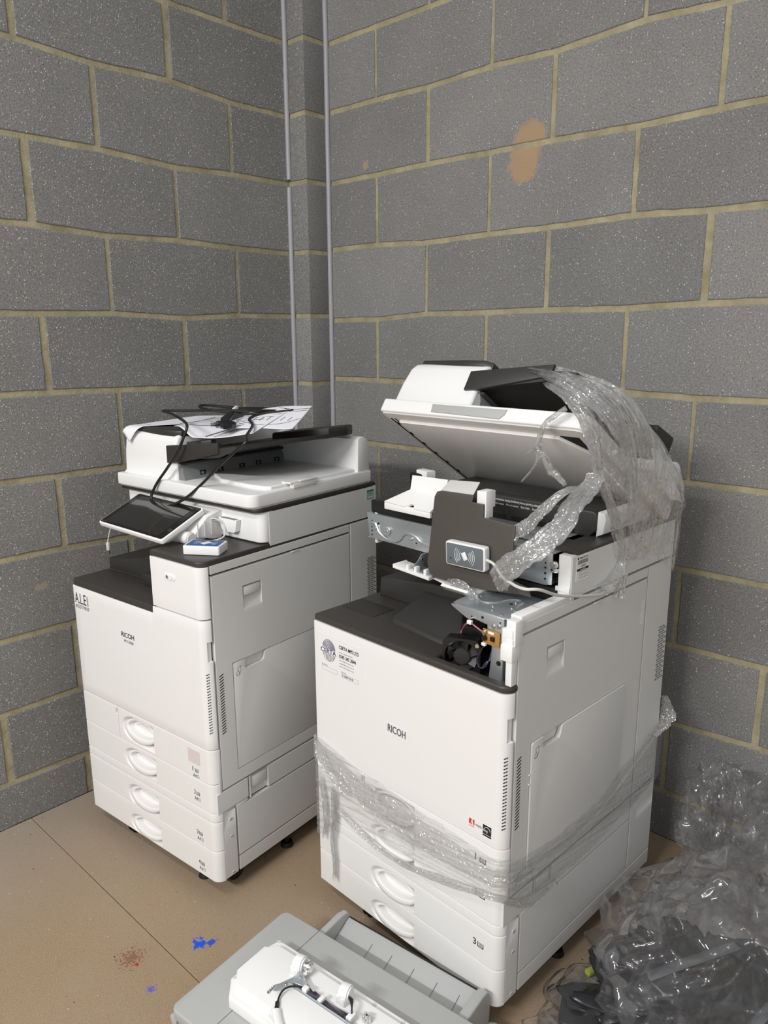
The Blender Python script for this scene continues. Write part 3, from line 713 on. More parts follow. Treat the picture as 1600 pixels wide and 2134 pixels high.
def adf_lid(root, P2):
    """document feeder lid, built closed about its hinge (y=.6, z=1.035); returned under its own pivot"""
    oy, oz = .600, 1.035
    def b(mb, x0, x1, y0, y1, z0, z1, bev=.002, mi=0, seg=3): mb.box(x0, x1, y0-oy, y1-oy, z0-oz, z1-oz, bev, seg, mi)
    def plan(r=.028, x0=WL, x1=0.0, y0=.168, y1=.630, rl=.010):
        pts = []
        for i in range(9): a = -math.pi/2+i*math.pi/16; pts.append((x1-r+r*math.cos(a), y0+r+r*math.sin(a)-oy))
        pts += [(x1, y1-oy), (x0, y1-oy)]
        for i in range(5): a = math.pi+i*math.pi/8; pts.append((x0+rl+rl*math.cos(a), y0+rl+rl*math.sin(a)-oy))
        return pts
    # slab with rounded front right corner
    m = MB(); m.prism(plan(), 1.0095-oz, 1.043-oz, bev=.004, seg=3)
    pv = m.build('document_feeder', WHITE2, root, loc=(0, oy, oz))
    m = MB(); m.prism([(x, y) for x, y in plan(.024, WL+.004, -.003, .175)], 1.0060-oz, 1.0100-oz, bev=.0008); m.build('lid_underside', UNDERG, pv)
    m = MB(); b(m, WL+.050, -.030, .205, .612, 1.0020, 1.0062, .001)
    m.v = []; m.f = []; m.m = []
    pp = [(WL+.045, .205), (-.075, .205), (-.032, .262), (-.032, .600), (WL+.045, .600)]
    m.prism([(x, y-oy) for x, y in pp], .998-oz, 1.0062-oz, bev=.0015); m.build('lid_pad', PLATEN, pv)
    m = MB(); b(m, WL+.016, WL+.020, .20, .60, 1.0045, 1.0062, .0004); b(m, WL+.030, WL+.033, .20, .60, 1.0045, 1.0062, .0004)
    for i in range(7): b(m, WL+.022, WL+.027, .22+i*.055, .232+i*.055, 1.0050, 1.0061, .0004)
    m.build('scan_slit', MATTEBLK, pv)
    m = MB(); b(m, -.074, -.030, .2045, .262, 1.0048, 1.0061, .0003); m.build('pad_corner', MATTEBLK, pv)
    # grip on the front lip: grey plate, the pocket's shade in its colour
    m = MB(); gx0, gx1 = (-.405, -.195) if P2 else (-.20, -.35)
    if P2:
        m.prism([(gx0, 1.036-oz), (gx0+.004, 1.016-oz), (gx1-.012, 1.013-oz), (gx1-.002, 1.024-oz), (gx1, 1.036-oz)], .1655-oy, .1690-oy, axis='y', bev=.001); m.build('front_grip', COVERG, pv)
    # left feed unit, softly tapering to its top
    def shell(x, y, z): return Vector((x, y-oy, z-oz))
    prof = [(.000, 1.041), (.0, 1.0445), (.004, 1.050), (.0055, 1.100), (.010, 1.142), (.016, 1.156), (.027, 1.1635), (.040, 1.165)]
    V = []; Fc = []; n = 0
    def ring(i, z):
        x0, x1, y0, y1 = WL+.002+i, -.322, .190+i*.75, .628
        r = .014; P = []
        P += [(x0+r*(1-math.cos(a)), y0+r*(1-math.sin(a))) for a in [k*math.pi/10 for k in range(6)]]
        rr = .010
        P += [(x1-rr*(1-math.sin(a)), y0+rr*(1-math.cos(a))) for a in [k*math.pi/10 for k in range(6)]]
        P += [(x1, y1), (x0, y1)]
        return [shell(x, y, z) for x, y in P]
    for i, z in prof:
        rg = ring(i, z); n = len(rg); V += rg
    for k in range(len(prof)-1):
        for j in range(n): Fc.append([k*n+j, k*n+(j+1) % n, (k+1)*n+(j+1) % n, (k+1)*n+j])
    Fc.append([(len(prof)-1)*n+j for j in range(n)])
    m = MB(); m.raw(V, Fc); fu = m.build('feed_unit', WHITE2, pv, sharp=50)
    m = MB()
    pts = [(-.548, .225), (-.536, .212), (-.400, .2040), (-.340, .2040), (-.320, .216), (-.318, .600), (-.548, .600)]
    m.prism([(x, y-oy) for x, y in pts], 1.158-oz, 1.1765-oz, bev=.005, seg=3); m.build('feed_unit_cap', CHAR, pv)
    # exit face with rollers
    m = MB(); m.prism([(-.3225, 1.043), (-.297, 1.043), (-.303, 1.070), (-.3225, 1.104)], .200, .590, axis='y', bev=.0006)
    mm = MB(); mm.v = [(v[0], v[1]-oy, v[2]-oz) for v in m.v]; mm.f = m.f; mm.m = m.m
    ex = mm.build('exit_face', GREYP, pv)
    for y in (.262, .325, .405, .470, .545):
        w = MB(); w.box(-.3105, -.2985, y-oy-.008, y-oy+.012, 1.051-oz, 1.0635-oz, bev=.001); w.build('roller_pocket', MATTEBLK, pv)
        w = MB(); w.cyl((-.302, y-oy-.004, 1.0575-oz), (-.302, y-oy+.004, 1.0575-oz), .0055, n=16); w.build('exit_roller', GREYP, pv)
    m = MB(); b(m, -.322, -.302, .200, .585, 1.085, 1.092, .002); m.build('exit_guide', CORE, pv)
    # output floor plateau with little latch
    m = MB()
    pts = [(-.200, .245), (-.075, .236), (-.030, .240), (-.018, .252), (-.016, .575), (-.300, .575), (-.300, .300)]
    m.prism([(x, y-oy) for x, y in pts], 1.042-oz, 1.0525-oz, bev=.003, seg=3); m.build('output_ledge', WHITE2, pv)
    if not P2:
        m = MB(); b(m, -.030, .0022, .300, .405, 1.052, 1.0565, .001); b(m, -.012, .0030, .310, .400, 1.038, 1.053, .003); b(m, -.006, .004, .335, .390, 1.053, 1.0575, .001); m.build('ledge_latch', WHITE, pv)
    # rear hinge housing
    m = MB(); m.prism([(.578, 1.040), (.630, 1.040), (.630, 1.118), (.622, 1.134), (.607, 1.142), (.590, 1.142), (.580, 1.136)], -.330, -.004, axis='x', bev=.003)
    mm = MB(); mm.v = [(v[0], v[1]-oy, v[2]-oz) for v in m.v]; mm.f = m.f; mm.m = m.m; mm.build('hinge_housing', WHITE2, pv)
    # black original tray over the output area
    m = MB()
    def sl(x, y, z): return (x, y-oy, z-oz)
    def zt(x): return 1.118+(x+.345)*.135
    out = [(-.350, .196), (-.140, .190), (-.090, .205), (-.020, .455), (-.012, .520), (-.030, .585), (-.200, .600), (-.345, .600)]
    V = [sl(x, y, zt(x)) for x, y in out]+[sl(x, y, zt(x)-.010-(.014 if i in (0, 1) else 0)) for i, (x, y) in enumerate(out)]
    no = len(out); m.raw(V, [list(range(no)), list(range(2*no-1, no-1, -1))]+[[i, no+i, no+(i+1) % no, (i+1) % no] for i in range(no)])
    tray = m.build('original_tray', CHAR, pv, sharp=20)
    m = MB()
    fl = [(-.352, 1.136), (-.138, 1.160), (-.138, 1.132), (-.300, 1.0945), (-.352, 1.0885)]
    m.prism([(x, z-oz) for x, z in fl], .186-oy, .196-oy, axis='y', bev=.0015); m.build('tray_front_wall', CHAR, pv)
    m = MB()
    for j in range(4):
        x = -.30+j*.06; m.raw([sl(x, .24, zt(x)+.001), sl(x+.002, .24, zt(x)+.001), sl(x+.002, .55, zt(x)+.001), sl(x, .55, zt(x)+.001)], [[0, 1, 2, 3]])
    m.build('tray_ribs', BLACK, pv)
    # raised side guide and back cover of the tray
    m = MB(); V = []
    m.prism([(-.325, .232), (-.255, .228), (-.235, .245), (-.235, .262), (-.325, .262)], 0, .026, bev=.002)
    mm = MB(); mm.v = [(v[0], v[1]-oy, v[2]+zt(v[0])-oz-.004) for v in m.v]; mm.f = m.f; mm.m = m.m; mm.build('side_guide', CHAR, pv)
    m = MB(); m.prism([(-.235, .470), (-.125, .452), (-.020, .475), (-.008, .540), (-.035, .592), (-.235, .604)], 0, .030, bev=.006)
    mm = MB(); mm.v = [(v[0], v[1]-oy, v[2]+zt(v[0])-oz-.012) for v in m.v]; mm.f = m.f; mm.m = m.m; mm.build('tray_back_cover', CHAR, pv)
    return pv
def trayicon(parent, x, z, s=.012, m=INKG):
    mb = MB()
    def q(a, b, c, d): mb.raw([(a, -.0006, c), (b, -.0006, c), (b, -.0006, d), (a, -.0006, d)], [[0, 1, 2, 3]])
    w = s*.12; q(x, x+w, z, z+s*.8); q(x+s-w, x+s, z, z+s*.8); q(x, x+s, z, z+w)
    for i in range(3): q(x+s*.25, x+s*.75, z+s*(.25+.2*i), z+s*(.33+.2*i))
    mb.build('tray_icon', m, parent)
def scanner_side(root):
    return side_skin('scanner_side_panel', root, .2000, .6560, .9030, .9945, mat_=SHADEDW)

# ================================================================== photocopier by the left wall
C1 = empty('photocopier', (.7228, -1.0272, 0), 5.0, 'complete white office photocopier with a black touch screen and closed lid, nearer the left wall', 'photocopier', 'white office photocopiers')
dr1, door1, side1 = common(C1, 1)
# black paper deck
m = MB()
m.prism([(WL+.012, .0), (-.1965, .0), (-.1965, .118), (WL, .118), (WL, .012), (WL+.0035, .0035)], .7478, .7665, bev=.003, seg=3)
dk = m.build('output_deck', DARK, C1)
m = MB(); m.box(WL+.004, -.1965, .116, .460, .7665, .7700, bev=.001); m.build('deck_step', DARK, C1)
m = MB()   # raised stacking bed, climbing to the right
m.prism([(WL+.006, .768), (WL+.006, .800), (-.49, .806), (-.36, .838), (-.300, .850), (-.1975, .852), (-.1975, .768)], .116, .452, axis='y', bev=.004, seg=3)
m.build('stacking_bed', CHAR, C1)
m = MB(); m.box(-.36, -.1975, .085, .116, .766, .800, bev=.006); m.build('bed_lip', CHAR, C1)
m = MB(); m.box(-.1975, -.188, .003, .458, .7500, .899, bev=.001); m.build('inner_wall', BLACK, C1)
m = MB(); m.box(WL+.02, -.19, .452, .460, .765, .914, bev=.0); m.build('inner_back', MATTEBLK, C1)
# raised right block with the motion sensor, black deck over it
blk = front_skin('upper_front_cover', C1, .7685, .8990, None, u0=-.1935, mat_=WHITE)
m = MB(); m.box(-.1945, -.190, .002, .06, .768, .898, bev=.001); m.build('cover_return', WHITE, C1)
def deckplan(x0, x1, y0, y1, r):
    P = [(x0+.006, y0), ]
    for i in range(9): a = -math.pi/2+i*math.pi/16; P.append((x1-r+r*math.cos(a), y0+r+r*math.sin(a)))
    return P+[(x1, y1), (x0, y1), (x0, y0+.006)]
m = MB(); m.prism(deckplan(-.197, -.0005, .0005, .470, RAD), .8995, .9125, bev=.003, seg=3); m.build('side_deck', DARK, C1)
m = MB(); m.prism([(-.137, .852), (-.131, .849), (-.103, .849), (-.097, .852), (-.095, .8575), (-.097, .863), (-.103, .866), (-.131, .866), (-.137, .863), (-.139, .8575)], -.0015, .002, axis='y', bev=.001); sn = m.build('sensor_window', WHITE2, blk)
m = MB(); m.cyl((-.1255, -.0025, .8575), (-.1255, 0, .8575), .0052, n=20, bev=.001); m.cyl((-.1095, -.0025, .8575), (-.1095, 0, .8575), .0052, n=20, bev=.001, mi=1); m.build('sensor_lens', [SCREW, WHITE2], blk)
# scanner unit
m = MB()
sp = []
for i in range(9): a = -math.pi/2+i*math.pi/16; sp.append((-.022+.022*math.cos(a)-.0008, .198+.022+.022*math.sin(a)))
sp += [(-.0008, .240), (-.05, .240), (-.05, .655), (WL+.012, .655), (WL, .640)]
for i in range(5): a = math.pi+i*math.pi/8; sp.append((WL+.016+.016*math.cos(a), .198+.016+.016*math.sin(a)))
m.prism(sp, .9150, .9945, bev=.004, seg=3); sc1 = m.build('scanner_body', WHITE2, C1)
scs = side_skin('scanner_side_panel', C1, .2210, .6560, .9030, .9945, mat_=SHADEDW)
m = MB()
bp = []
for i in range(9): a = -math.pi/2+i*math.pi/16; bp.append((-.024+.024*math.cos(a)+.0005, .181+.024+.024*math.sin(a)))
bp += [(.0005, .650), (WL+.002, .650), (WL+.002, .181)]
m.prism(bp, .9950, 1.0065, bev=.004, seg=3); m.build('platen_frame', CHAR, C1)
# cup for the stylus / clips on the scanner front
m = MB(); m.prism([(-.148, .968), (-.076, .968), (-.083, .937), (-.090, .932), (-.128, .932), (-.136, .937)], .182, .199, axis='y', bev=.003)
m.box(-.140, -.084, .1835, .196, .9575, .9684, bev=.001, mi=1); m.build('clip_holder', [WHITE2, GREYP], C1)
lid1 = adf_lid(C1, False)
# touch screen: four measured corners
pL, pF, pR, pB = Vector((-.477, .040, .935)), Vector((-.171, .021, .935)), Vector((-.149, .152, .995)), Vector((-.457, .173, .995))
ux = (pF-pL).normalized(); vy = (pB-pL); vy = (vy-ux*vy.dot(ux)).normalized(); nz = ux.cross(vy)
TM = Matrix((( *ux, 0), (*vy, 0), (*nz, 0), (0, 0, 0, 1))).transposed(); TM.translation = pL
Wt, Ht = (pF-pL).length, .1455
def rr(x0, x1, y0, y1, r, n=5):
    P = []
    for cx, cy, a0 in ((x1-r, y0+r, -90), (x1-r, y1-r, 0), (x0+r, y1-r, 90), (x0+r, y0+r, 180)):
        for i in range(n+1): a = R(a0+90*i/n); P.append((cx+r*math.cos(a), cy+r*math.sin(a)))
    return P
m = MB(); m.prism(rr(0, Wt, 0, Ht, .010), -.014, 0, bev=.003, seg=3, M=TM); tb = m.build('touch_panel', WHITE2, C1)
m = MB(); m.prism(rr(.018, Wt-.018, .020, Ht-.004, .010), -.030, -.013, bev=.006, seg=3, M=TM); m.build('panel_back', WHITE, tb)
m = MB(); m.prism(rr(.0045, Wt-.0045, .0045, Ht-.0045, .007), 0, .0007, bev=.0003, M=TM); m.build('bezel', BEZEL, tb)
m = MB(); m.prism(rr(.026, Wt-.030, .012, Ht-.012, .002), .0007, .0010, bev=.0001, M=TM); m.build('screen', GLASSB, tb)
m = MB(); m.tube([TM @ Vector((Wt-.015+.0062*math.cos(a), .040+.0042*math.sin(a), .0012)) for a in [i*math.pi/10 for i in range(21)]], .0007, n=6, sm=0)
for i, x in enumerate((.010, .016, .027)): m.box(x, x+.003, .008, .011, .0008, .0012, bev=0, M=TM)
m.build('home_button', INKG, tb)
# tilt bracket under the panel
m = MB(); m.prism([(.10, .93), (.188, .905), (.200, .918), (.200, .985), (.150, .975)], -.245, -.150, axis='x', bev=.004, seg=3)
m.cyl((-.275, .098, .926), (-.150, .098, .926), .0165, n=28, bev=.003); m.box(-.265, -.155, .098, .15, .914, .935, bev=.005)
for i in range(3): m.box(-.149, -.1475, .115+i*.022, .118+i*.022, .925, .965, bev=0)
m.build('panel_hinge', WHITE, C1)
m = MB(); m.tube([(-.165, .150, .965), (-.140, .170, .966), (-.122, .180, .950), (-.115, .170, .922), (-.118, .120, .9155)], .0022, n=8)
m.tube([(-.165, .155, .962), (-.142, .176, .960), (-.128, .185, .945), (-.122, .175, .920), (-.124, .125, .9155)], .0020, n=8); m.build('reader_cable', CABLEW, C1)
# lettering, stickers
text('maker_lettering', 'RICOH', (-.346, -.289, .6495, .6635), ('y', 0), INK, door1, bold=.012)
text('model_lettering', 'IM C4500', (-.335, -.294, .6355, .6435), ('y', 0), INKG, door1)
m = MB(); m.box(-.562, -.490, -.0004, .0002, .680, .7315, bev=0); st = m.build('service_sticker', WHITE2, door1)
text('sticker_text', 'A.L.E', (-.560, -.505, .698, .729), ('y', -.0006), INK, door1)
text('sticker_text', '01227 719137', (-.559, -.492, .684, .6945), ('y', -.0006), INK, door1)
text('sticker_text', 'SERVICE', (-.501, -.4955, .6975, .728), ('y', -.0006), INKG, door1) if False else None
m = MB()
for i in range(4): m.raw([(-.5005+i*.0018, -.0010, .698), (-.4999+i*.0018, -.0010, .698), (-.4999+i*.0018, -.0010, .728-.004*(i % 2)), (-.5005+i*.0018, -.0010, .728-.004*(i % 2))], [[0, 1, 2, 3]])
m.build('sticker_bars', INKG, door1)
m = MB(); m.box(-.0935, -.0470, -.0005, .0003, .3745, .4130, bev=0); m.build('faded_label', PINK, dr1[0])
for (n, z, sz, ix) in (('1', .352, 'A4', 0), ('2', .2865, 'A4', 1), ('3', .171, 'A4', 2), ('4', .082, 'A3', 3)):
    text('tray_number', n, (-.0790, -.0725 if n != '1' else -.0768, z, z+.0125), ('y', 0), INK, dr1[ix])
    text('paper_size', sz, (-.0780, -.0650, z-.0165, z-.0060), ('y', 0), INKG, dr1[ix]); trayicon(dr1[ix], -.0690, z, .0125, INK); 
    mb = MB(); mb.tube([(-.0615, -.0004, z-.015), (-.0555, -.0004, z-.015), (-.0545, -.0004, z-.011), (-.0555, -.0004, z-.007), (-.0615, -.0004, z-.007), (-.0615, -.0004, z-.015)], .0004, n=4, sm=0); mb.build('sheet_icon', INKG, dr1[ix])
m = MB(); m.box(-.0002, .0006, .609, .642, .959, .9865, bev=0); m.build('test_label', MINT, C1)
m = MB()
for (a, b, c, d) in ((.610, .641, .979, .9855), (.6105, .612, .960, .979), (.639, .6405, .960, .979), (.6105, .6405, .9595, .961), (.614, .637, .9745, .9765)): m.raw([(.0011, a, c), (.0011, b, c), (.0011, b, d), (.0011, a, d)], [[0, 1, 2, 3]])
m.build('label_print', GREEN, C1)
text('label_print', 'PAT TEST', (.614, .637, .966, .973), ('x', .0008), INK, C1)

def w1(x, y, z): return C1.matrix_basis @ Vector((x, y, z))
def child_frame(name, root, loc, rz, label, cat, group=None):
    o = empty(name, tuple(root.matrix_basis @ Vector(loc)), 0, label, cat, group); o.rotation_euler = (0, 0, root.rotation_euler.z+R(rz)); return o
# card reader on the black deck
cr = child_frame('card_reader', C1, (-.066, .072, .9128), 29, 'small white card reader with a blue top, lying flat under the touch screen', 'card reader')
m = MB(); m.prism(rr(-.046, .046, -.030, .030, .005), .0004, .0225, bev=.002, seg=3); m.build('case', WHITE2, cr)
m = MB(); m.prism(rr(-.041, .041, -.0255, .0255, .003), .0224, .0230, bev=.0003); fc = m.build('face', BLUE, cr)
m = MB(); D = Matrix.Rotation(R(-38), 4, 'Z'); m.box(-.0085, .0085, -.0115, .0115, .0230, .0234, bev=0, M=Matrix.Translation((.002, 0, 0)) @ D); m.build('card_symbol', STICKER, cr)
m = MB()
for i in range(3):
    for s in (1, -1):
        rr_ = .017+i*.005; m.tube([(.002+s*rr_*math.cos(a), rr_*.95*math.sin(a), .0232) for a in [R(-28+7*k) for k in range(9)]], .0006, n=4, sm=0)
m.build('wave_symbol', STICKER, cr)
# loose usb lead hanging behind the touch screen, along the left side
us = empty('usb_lead', tuple(w1(-.577, .075, .80)), 5, 'short white usb lead hanging down behind the left end of the touch screen', 'cable')
def put_local(mb, name, mats, root, parent):   # points given in the machine's frame, object placed under another root
    o = mb.build(name, mats); o.parent = parent
    o.matrix_parent_inverse = Matrix(); o.matrix_basis = parent.matrix_basis.inverted() @ root.matrix_basis
    return o
m = MB(); m.tube([(-.470, .10, .925), (-.50, .12, .915), (-.535, .115, .895), (-.545, .11, .865), (-.548, .108, .850)], .0018, n=8); put_local(m, 'cord', CABLEW, C1, us)
m = MB(); m.box(-.554, -.542, .1045, .1115, .826, .850, bev=.002); put_local(m, 'plug_body', CABLEW, C1, us)
m = MB(); m.box(-.5535, -.5435, .1060, .1100, .815, .827, bev=.0005); put_local(m, 'plug_tip', SCREW, C1, us)

# drawings lying over the feeder
def sheet(name, label, c, ang, w, h, top, print_=None, group='loose drawings on the feeder'):
    """paper draped over the lid: top(x,y)->Vector settles each point"""
    ca, sa = math.cos(R(ang)), math.sin(R(ang)); nu, nv = 40, 28
    def P(u, v): return top(c[0]+u*ca-v*sa, c[1]+u*sa+v*ca)
    V = []; 
    for j in range(nv+1):
        for i in range(nu+1): V.append(P((i/nu-.5)*w, (j/nv-.5)*h))
    n = len(V); nr = []
    Fc = [[j*(nu+1)+i, j*(nu+1)+i+1, (j+1)*(nu+1)+i+1, (j+1)*(nu+1)+i] for j in range(nv) for i in range(nu)]
    mb = MB(); mb.raw(V, Fc); o = mb.build(name, PAPER, sharp=180)
    o.data.transform(C1.matrix_basis); sd = o.modifiers.new('thickness', 'SOLIDIFY'); sd.thickness = .0004; sd.offset = -1
    tag(o, label, 'paper', group)
    if print_:
        mb = MB()
        for pl in print_:
            pts = [P(a, b)+Vector((0, 0, .0009))+(Vector((-.0006, -.0010, 0))) for a, b in pl[1]]
            if pl[0] == 'line': mb.tube([p for p in pts], pl[2] if len(pl) > 2 else .0006, n=4, sm=6)
            else:
                mb.raw(pts, [list(range(len(pts)))])
        k = mb.build('drawing_lines', INK, o); k.data.transform(C1.matrix_basis)
    return o
ZT = 1.1800
def topA(x, y):
    z = ZT+.004*math.sin(x*14)*math.sin(y*9); yy = y; xx = x
    e = .210
    r = .020
    if y < e:
        d = e-y
        if d < r*math.pi/2: a = d/r; yy = e-r*math.sin(a); z = z-r*(1-math.cos(a))
        else: yy = e-r-(d-r*1.57)*.18; z = z-r-(d-r*math.pi/2)*.98
    if x < -.545:
        d = -.545-x
        if d < r*math.pi/2: a = d/r; xx = -.545-r*math.sin(a); z -= r*(1-math.cos(a))
        else: xx = -.545-r-(d-r*1.57)*.25; z -= r+(d-r*1.57)*.96
    return Vector((xx, yy, z))
sheet('paper_sheet', 'white sheet drooping in a point over the front left corner of the closed feeder', (-.505, .335), 50, .297, .210, topA,
      [('line', [(-.135, .085), (-.12, .03), (-.10, -.03), (-.06, -.085)], .0004), ('line', [(.02, -.09), (.08, -.02), (.12, .06)])])
def topB(x, y):
    w = max(0, min(1, (x+.335)/.05)); w = w*w*(3-2*w)
    z = (1-w)*(ZT+.003)+w*(1.150+(y-.20)*.26+(x+.30)*.04)+.004*math.sin(x*20+y*11)
    return Vector((x, y, z))
sheet('paper_sheet', 'white drawing with a black triangle, under the plug of the black cable', (-.245, .345), 12, .26, .21, topB,
      [('line', [(-.12, -.05), (-.08, .01), (-.03, .06), (.03, .09)], .0005), ('line', [(-.11, -.07), (-.06, 0), (0, .05), (.06, .08)], .0005), ('line', [(-.03, -.095), (.03, -.02), (.09, .05)], .0011), ('line', [(.0, -.098), (.05, -.04), (.10, .02)], .0005),
       ('tri', [(-.085, .035), (-.060, .030), (-.060, .058)]), ('tri', [(-.02, -.02), (.01, -.03), (.01, .008)])])
def topC(x, y):
    z = 1.168+(y-.22)*.24-.10*max(0, x+.10)*(y > 0)+.004*math.sin(x*25); z = max(z, 1.118+(x+.345)*.135+.012+.022*max(0, min(1, (y-.43)/.03))*(x > -.24))
    return Vector((x, y, z))
sheet('paper_sheet', 'white sheet with a faint plan drawing, right of the plug on the closed feeder', (-.150, .385), 25, .185, .17, topC,
      [('line', [(-.07, -.07+.02*i), (-.05+.02*i, -.06+.02*i)], .0005) for i in range(6)]+[('line', [(-.08, -.02), (-.02, -.06), (.05, -.05), (.09, -.01)], .0004), ('line', [(.02, .06), (.06, .04), (.09, .05)], .0005), ('line', [(.0, .07), (.05, .055), (.10, .065)], .0005)]+[('line', [(-.04+.02*i, -.03), (-.035+.02*i, -.005)], .0006) for i in range(6)])
# power cable with its plug
pc = empty('power_cable', tuple(w1(-.26, .33, 1.20)), 5, 'coiled black power cable with a three-pin plug, one loop hanging down over the touch screen', 'cable')
ck = []
coil = []
for t in range(0, 34):
    a = t/33*2*math.pi*2.0; 
    coil.append((-.315+.150*math.cos(a)*(1-.06*(t > 16)), .420+.055*math.sin(a)+.02*math.cos(a), 1.212+.007*(t/33)+.006*math.sin(a*1.5)))
path = coil+[(-.22, .34, 1.226), (-.36, .285, 1.222), (-.42, .235, 1.222), (-.345, .212, 1.218), (-.262, .190, 1.200), (-.258, .176, 1.170), (-.277, .168, 1.130), (-.325, .166, 1.080), (-.372, .160, 1.030), (-.385, .150, .992), (-.352, .140, .9795), (-.300, .142, .983), (-.247, .158, 1.008), (-.19, .172, 1.052), (-.119, .176, 1.108), (-.060, .180, 1.150), (-.035, .190, 1.172), (-.060, .215, 1.182), (-.130, .300, 1.195), (-.190, .345, 1.205), (-.140, .420, 1.222), (-.05, .47, 1.222), (.0, .46, 1.215)]
path = path[:-3]+[(-.185, .39, 1.216), (-.13, .45, 1.222), (-.20, .48, 1.220)]
m = MB(); m.tube(path, .0038, n=10, sm=7); put_local(m, 'cord', CABLEB, C1, pc)
m = MB(); m.tube([(-.30, .40, 1.224), (-.27, .365, 1.226), (-.245, .335, 1.222), (-.215, .300, 1.212)], .0040, n=10); put_local(m, 'cord', CABLEB, C1, pc)
m = MB(); m.tube([(-.292, .390, 1.2265), (-.270, .366, 1.227), (-.248, .338, 1.2235)], .0056, n=12); put_local(m, 'white_tag', PAPER, C1, pc)
m = MB(); m.tube([(-.245, .335, 1.222), (-.225, .305, 1.215), (-.205, .272, 1.205)], lambda t: .0055+.0075*t, n=14)
m.prism([(-.232, .262), (-.176, .240), (-.168, .262), (-.176, .284), (-.205, .296), (-.228, .286)], 1.186, 1.204, bev=.005, seg=3); put_local(m, 'plug_body', BLACK, C1, pc)
m = MB(); m.box(-.222, -.214, .236, .256, 1.192, 1.196, bev=.0005); m.box(-.190, -.182, .226, .246, 1.192, 1.196, bev=.0005); m.box(-.206, -.200, .224, .246, 1.198, 1.204, bev=.0005); put_local(m, 'plug_pins', SCREW, C1, pc)
# ================================================================== photocopier with the lid up, partly dismantled
C2 = empty('photocopier', (1.4605, -.857, 0), -2.5, 'partly dismantled white office photocopier with its lid propped open and a loose grey front plate', 'photocopier', 'white office photocopiers')
dr2, door2, side2 = common(C2, 2)
# black deck: full width band at the front, cut away over the fan bay
m = MB()
P = [(WL+.006, 0)]+[(-RAD+RAD*math.cos(-math.pi/2+i*math.pi/16), RAD+RAD*math.sin(-math.pi/2+i*math.pi/16)) for i in range(9)]
P += [(0, .030), (-.030, .030), (-.036, .020), (-.196, .020), (-.196, .460), (WL, .460), (WL, .006)]
m.prism(P, .7645, .7790, bev=.004, seg=3); m.build('output_deck', DARK, C2)
m = MB(); m.box(WL+.010, -.450, .084, .1535, .7790, .7800, bev=.0004); m.build('deck_panel', CHAR, C2)
m = MB(); m.prism([(WL+.015, .778), (WL+.02, .826), (-.500, .834), (-.36, .850), (-.1975, .852), (-.1975, .778)], .205, .452, axis='y', bev=.005, seg=3); m.build('stacking_bed', CHAR, C2)
# swept paper guide in the middle of the deck
m = MB()
V = []
ring = [(-.405, .100), (-.395, .090), (-.235, .074), (-.205, .080), (-.200, .095), (-.200, .262), (-.235, .268), (-.400, .250)]
hz = [.790, .789, .785, .786, .800, .868, .868, .842]
V = [(x, y, .778) for x, y in ring]+[(x+(.004 if x < -.3 else -.004), y+(.004 if y < .1 else 0), z) for (x, y), z in zip(ring, hz)]
m.raw(V, [[i, (i+1) % 8, 8+(i+1) % 8, 8+i] for i in range(8)]+[[8, 9, 10, 11, 12, 13, 14, 15]]); o = m.build('paper_guide', CHAR, C2, sharp=40)
b_ = o.modifiers.new('soft_edges', 'BEVEL'); b_.width = .005; b_.segments = 3
m = MB(); m.box(WL+.02, -.19, .452, .460, .779, .914, bev=0); m.build('inner_back', MATTEBLK, C2)
# fan bay
m = MB(); m.box(-.200, -.017, .190, .214, .742, .902, bev=0); m.box(-.200, -.194, .10, .20, .742, .885, bev=.002); m.box(-.195, -.017, .02, .19, .738, .7445, bev=0); m.build('bay_lining', MATTEBLK, C2)
m = MB(); m.box(-.194, -.150, .12, .19, .80, .88, bev=.004); m.box(-.188, -.12, .085, .13, .815, .835, bev=.003); m.box(-.185, -.11, .13, .18, .745, .80, bev=.004); m.build('bay_mechanism', BLACK, C2)
FM = Matrix.Translation((-.153, .052, .785)) @ Matrix.Rotation(R(24), 4, 'Z') @ Matrix.Rotation(R(90), 4, 'X')
m = MB(); n = 40
# square housing with a round mouth
sq = []; ci = []
for j in range(n):
    a = 2*math.pi*j/n; c_, s_ = math.cos(a), math.sin(a); k = .040/max(abs(c_), abs(s_)); k = min(k, .0500)
    sq.append((k*c_, k*s_)); ci.append((.0355*c_, .0355*s_))
V = [(x, y, .012) for x, y in sq]+[(x, y, .012) for x, y in ci]+[(x, y, -.012) for x, y in ci]+[(x, y, -.012) for x, y in sq]
V = [FM @ Vector(v) for v in V]
m.raw(V, [[a*n+j, a*n+(j+1) % n, b*n+(j+1) % n, b*n+j] for a, b in ((0, 1), (1, 2), (2, 3), (3, 0)) for j in range(n)]); fan = m.build('cooling_fan', BLACK, C2)
m = MB(); m.cyl(FM @ Vector((0, 0, -.008)), FM @ Vector((0, 0, .009)), .0175, n=28, bev=.0015)
for i in range(7):
    a = 2*math.pi*i/7; r0, r1 = .017, .034
    q = [FM @ Vector((r0*math.cos(a), r0*math.sin(a), .006)), FM @ Vector((r1*math.cos(a+.25), r1*math.sin(a+.25), .007)), FM @ Vector((r1*math.cos(a+.95), r1*math.sin(a+.95), -.006)), FM @ Vector((r0*math.cos(a+.8), r0*math.sin(a+.8), -.006))]
    m.raw(q+[v-(FM.to_3x3() @ Vector((0, 0, .0012))) for v in q], [[0, 1, 2, 3], [7, 6, 5, 4], [0, 4, 5, 1], [1, 5, 6, 2], [2, 6, 7, 3], [3, 7, 4, 0]])
m.build('fan_rotor', CHAR, fan)
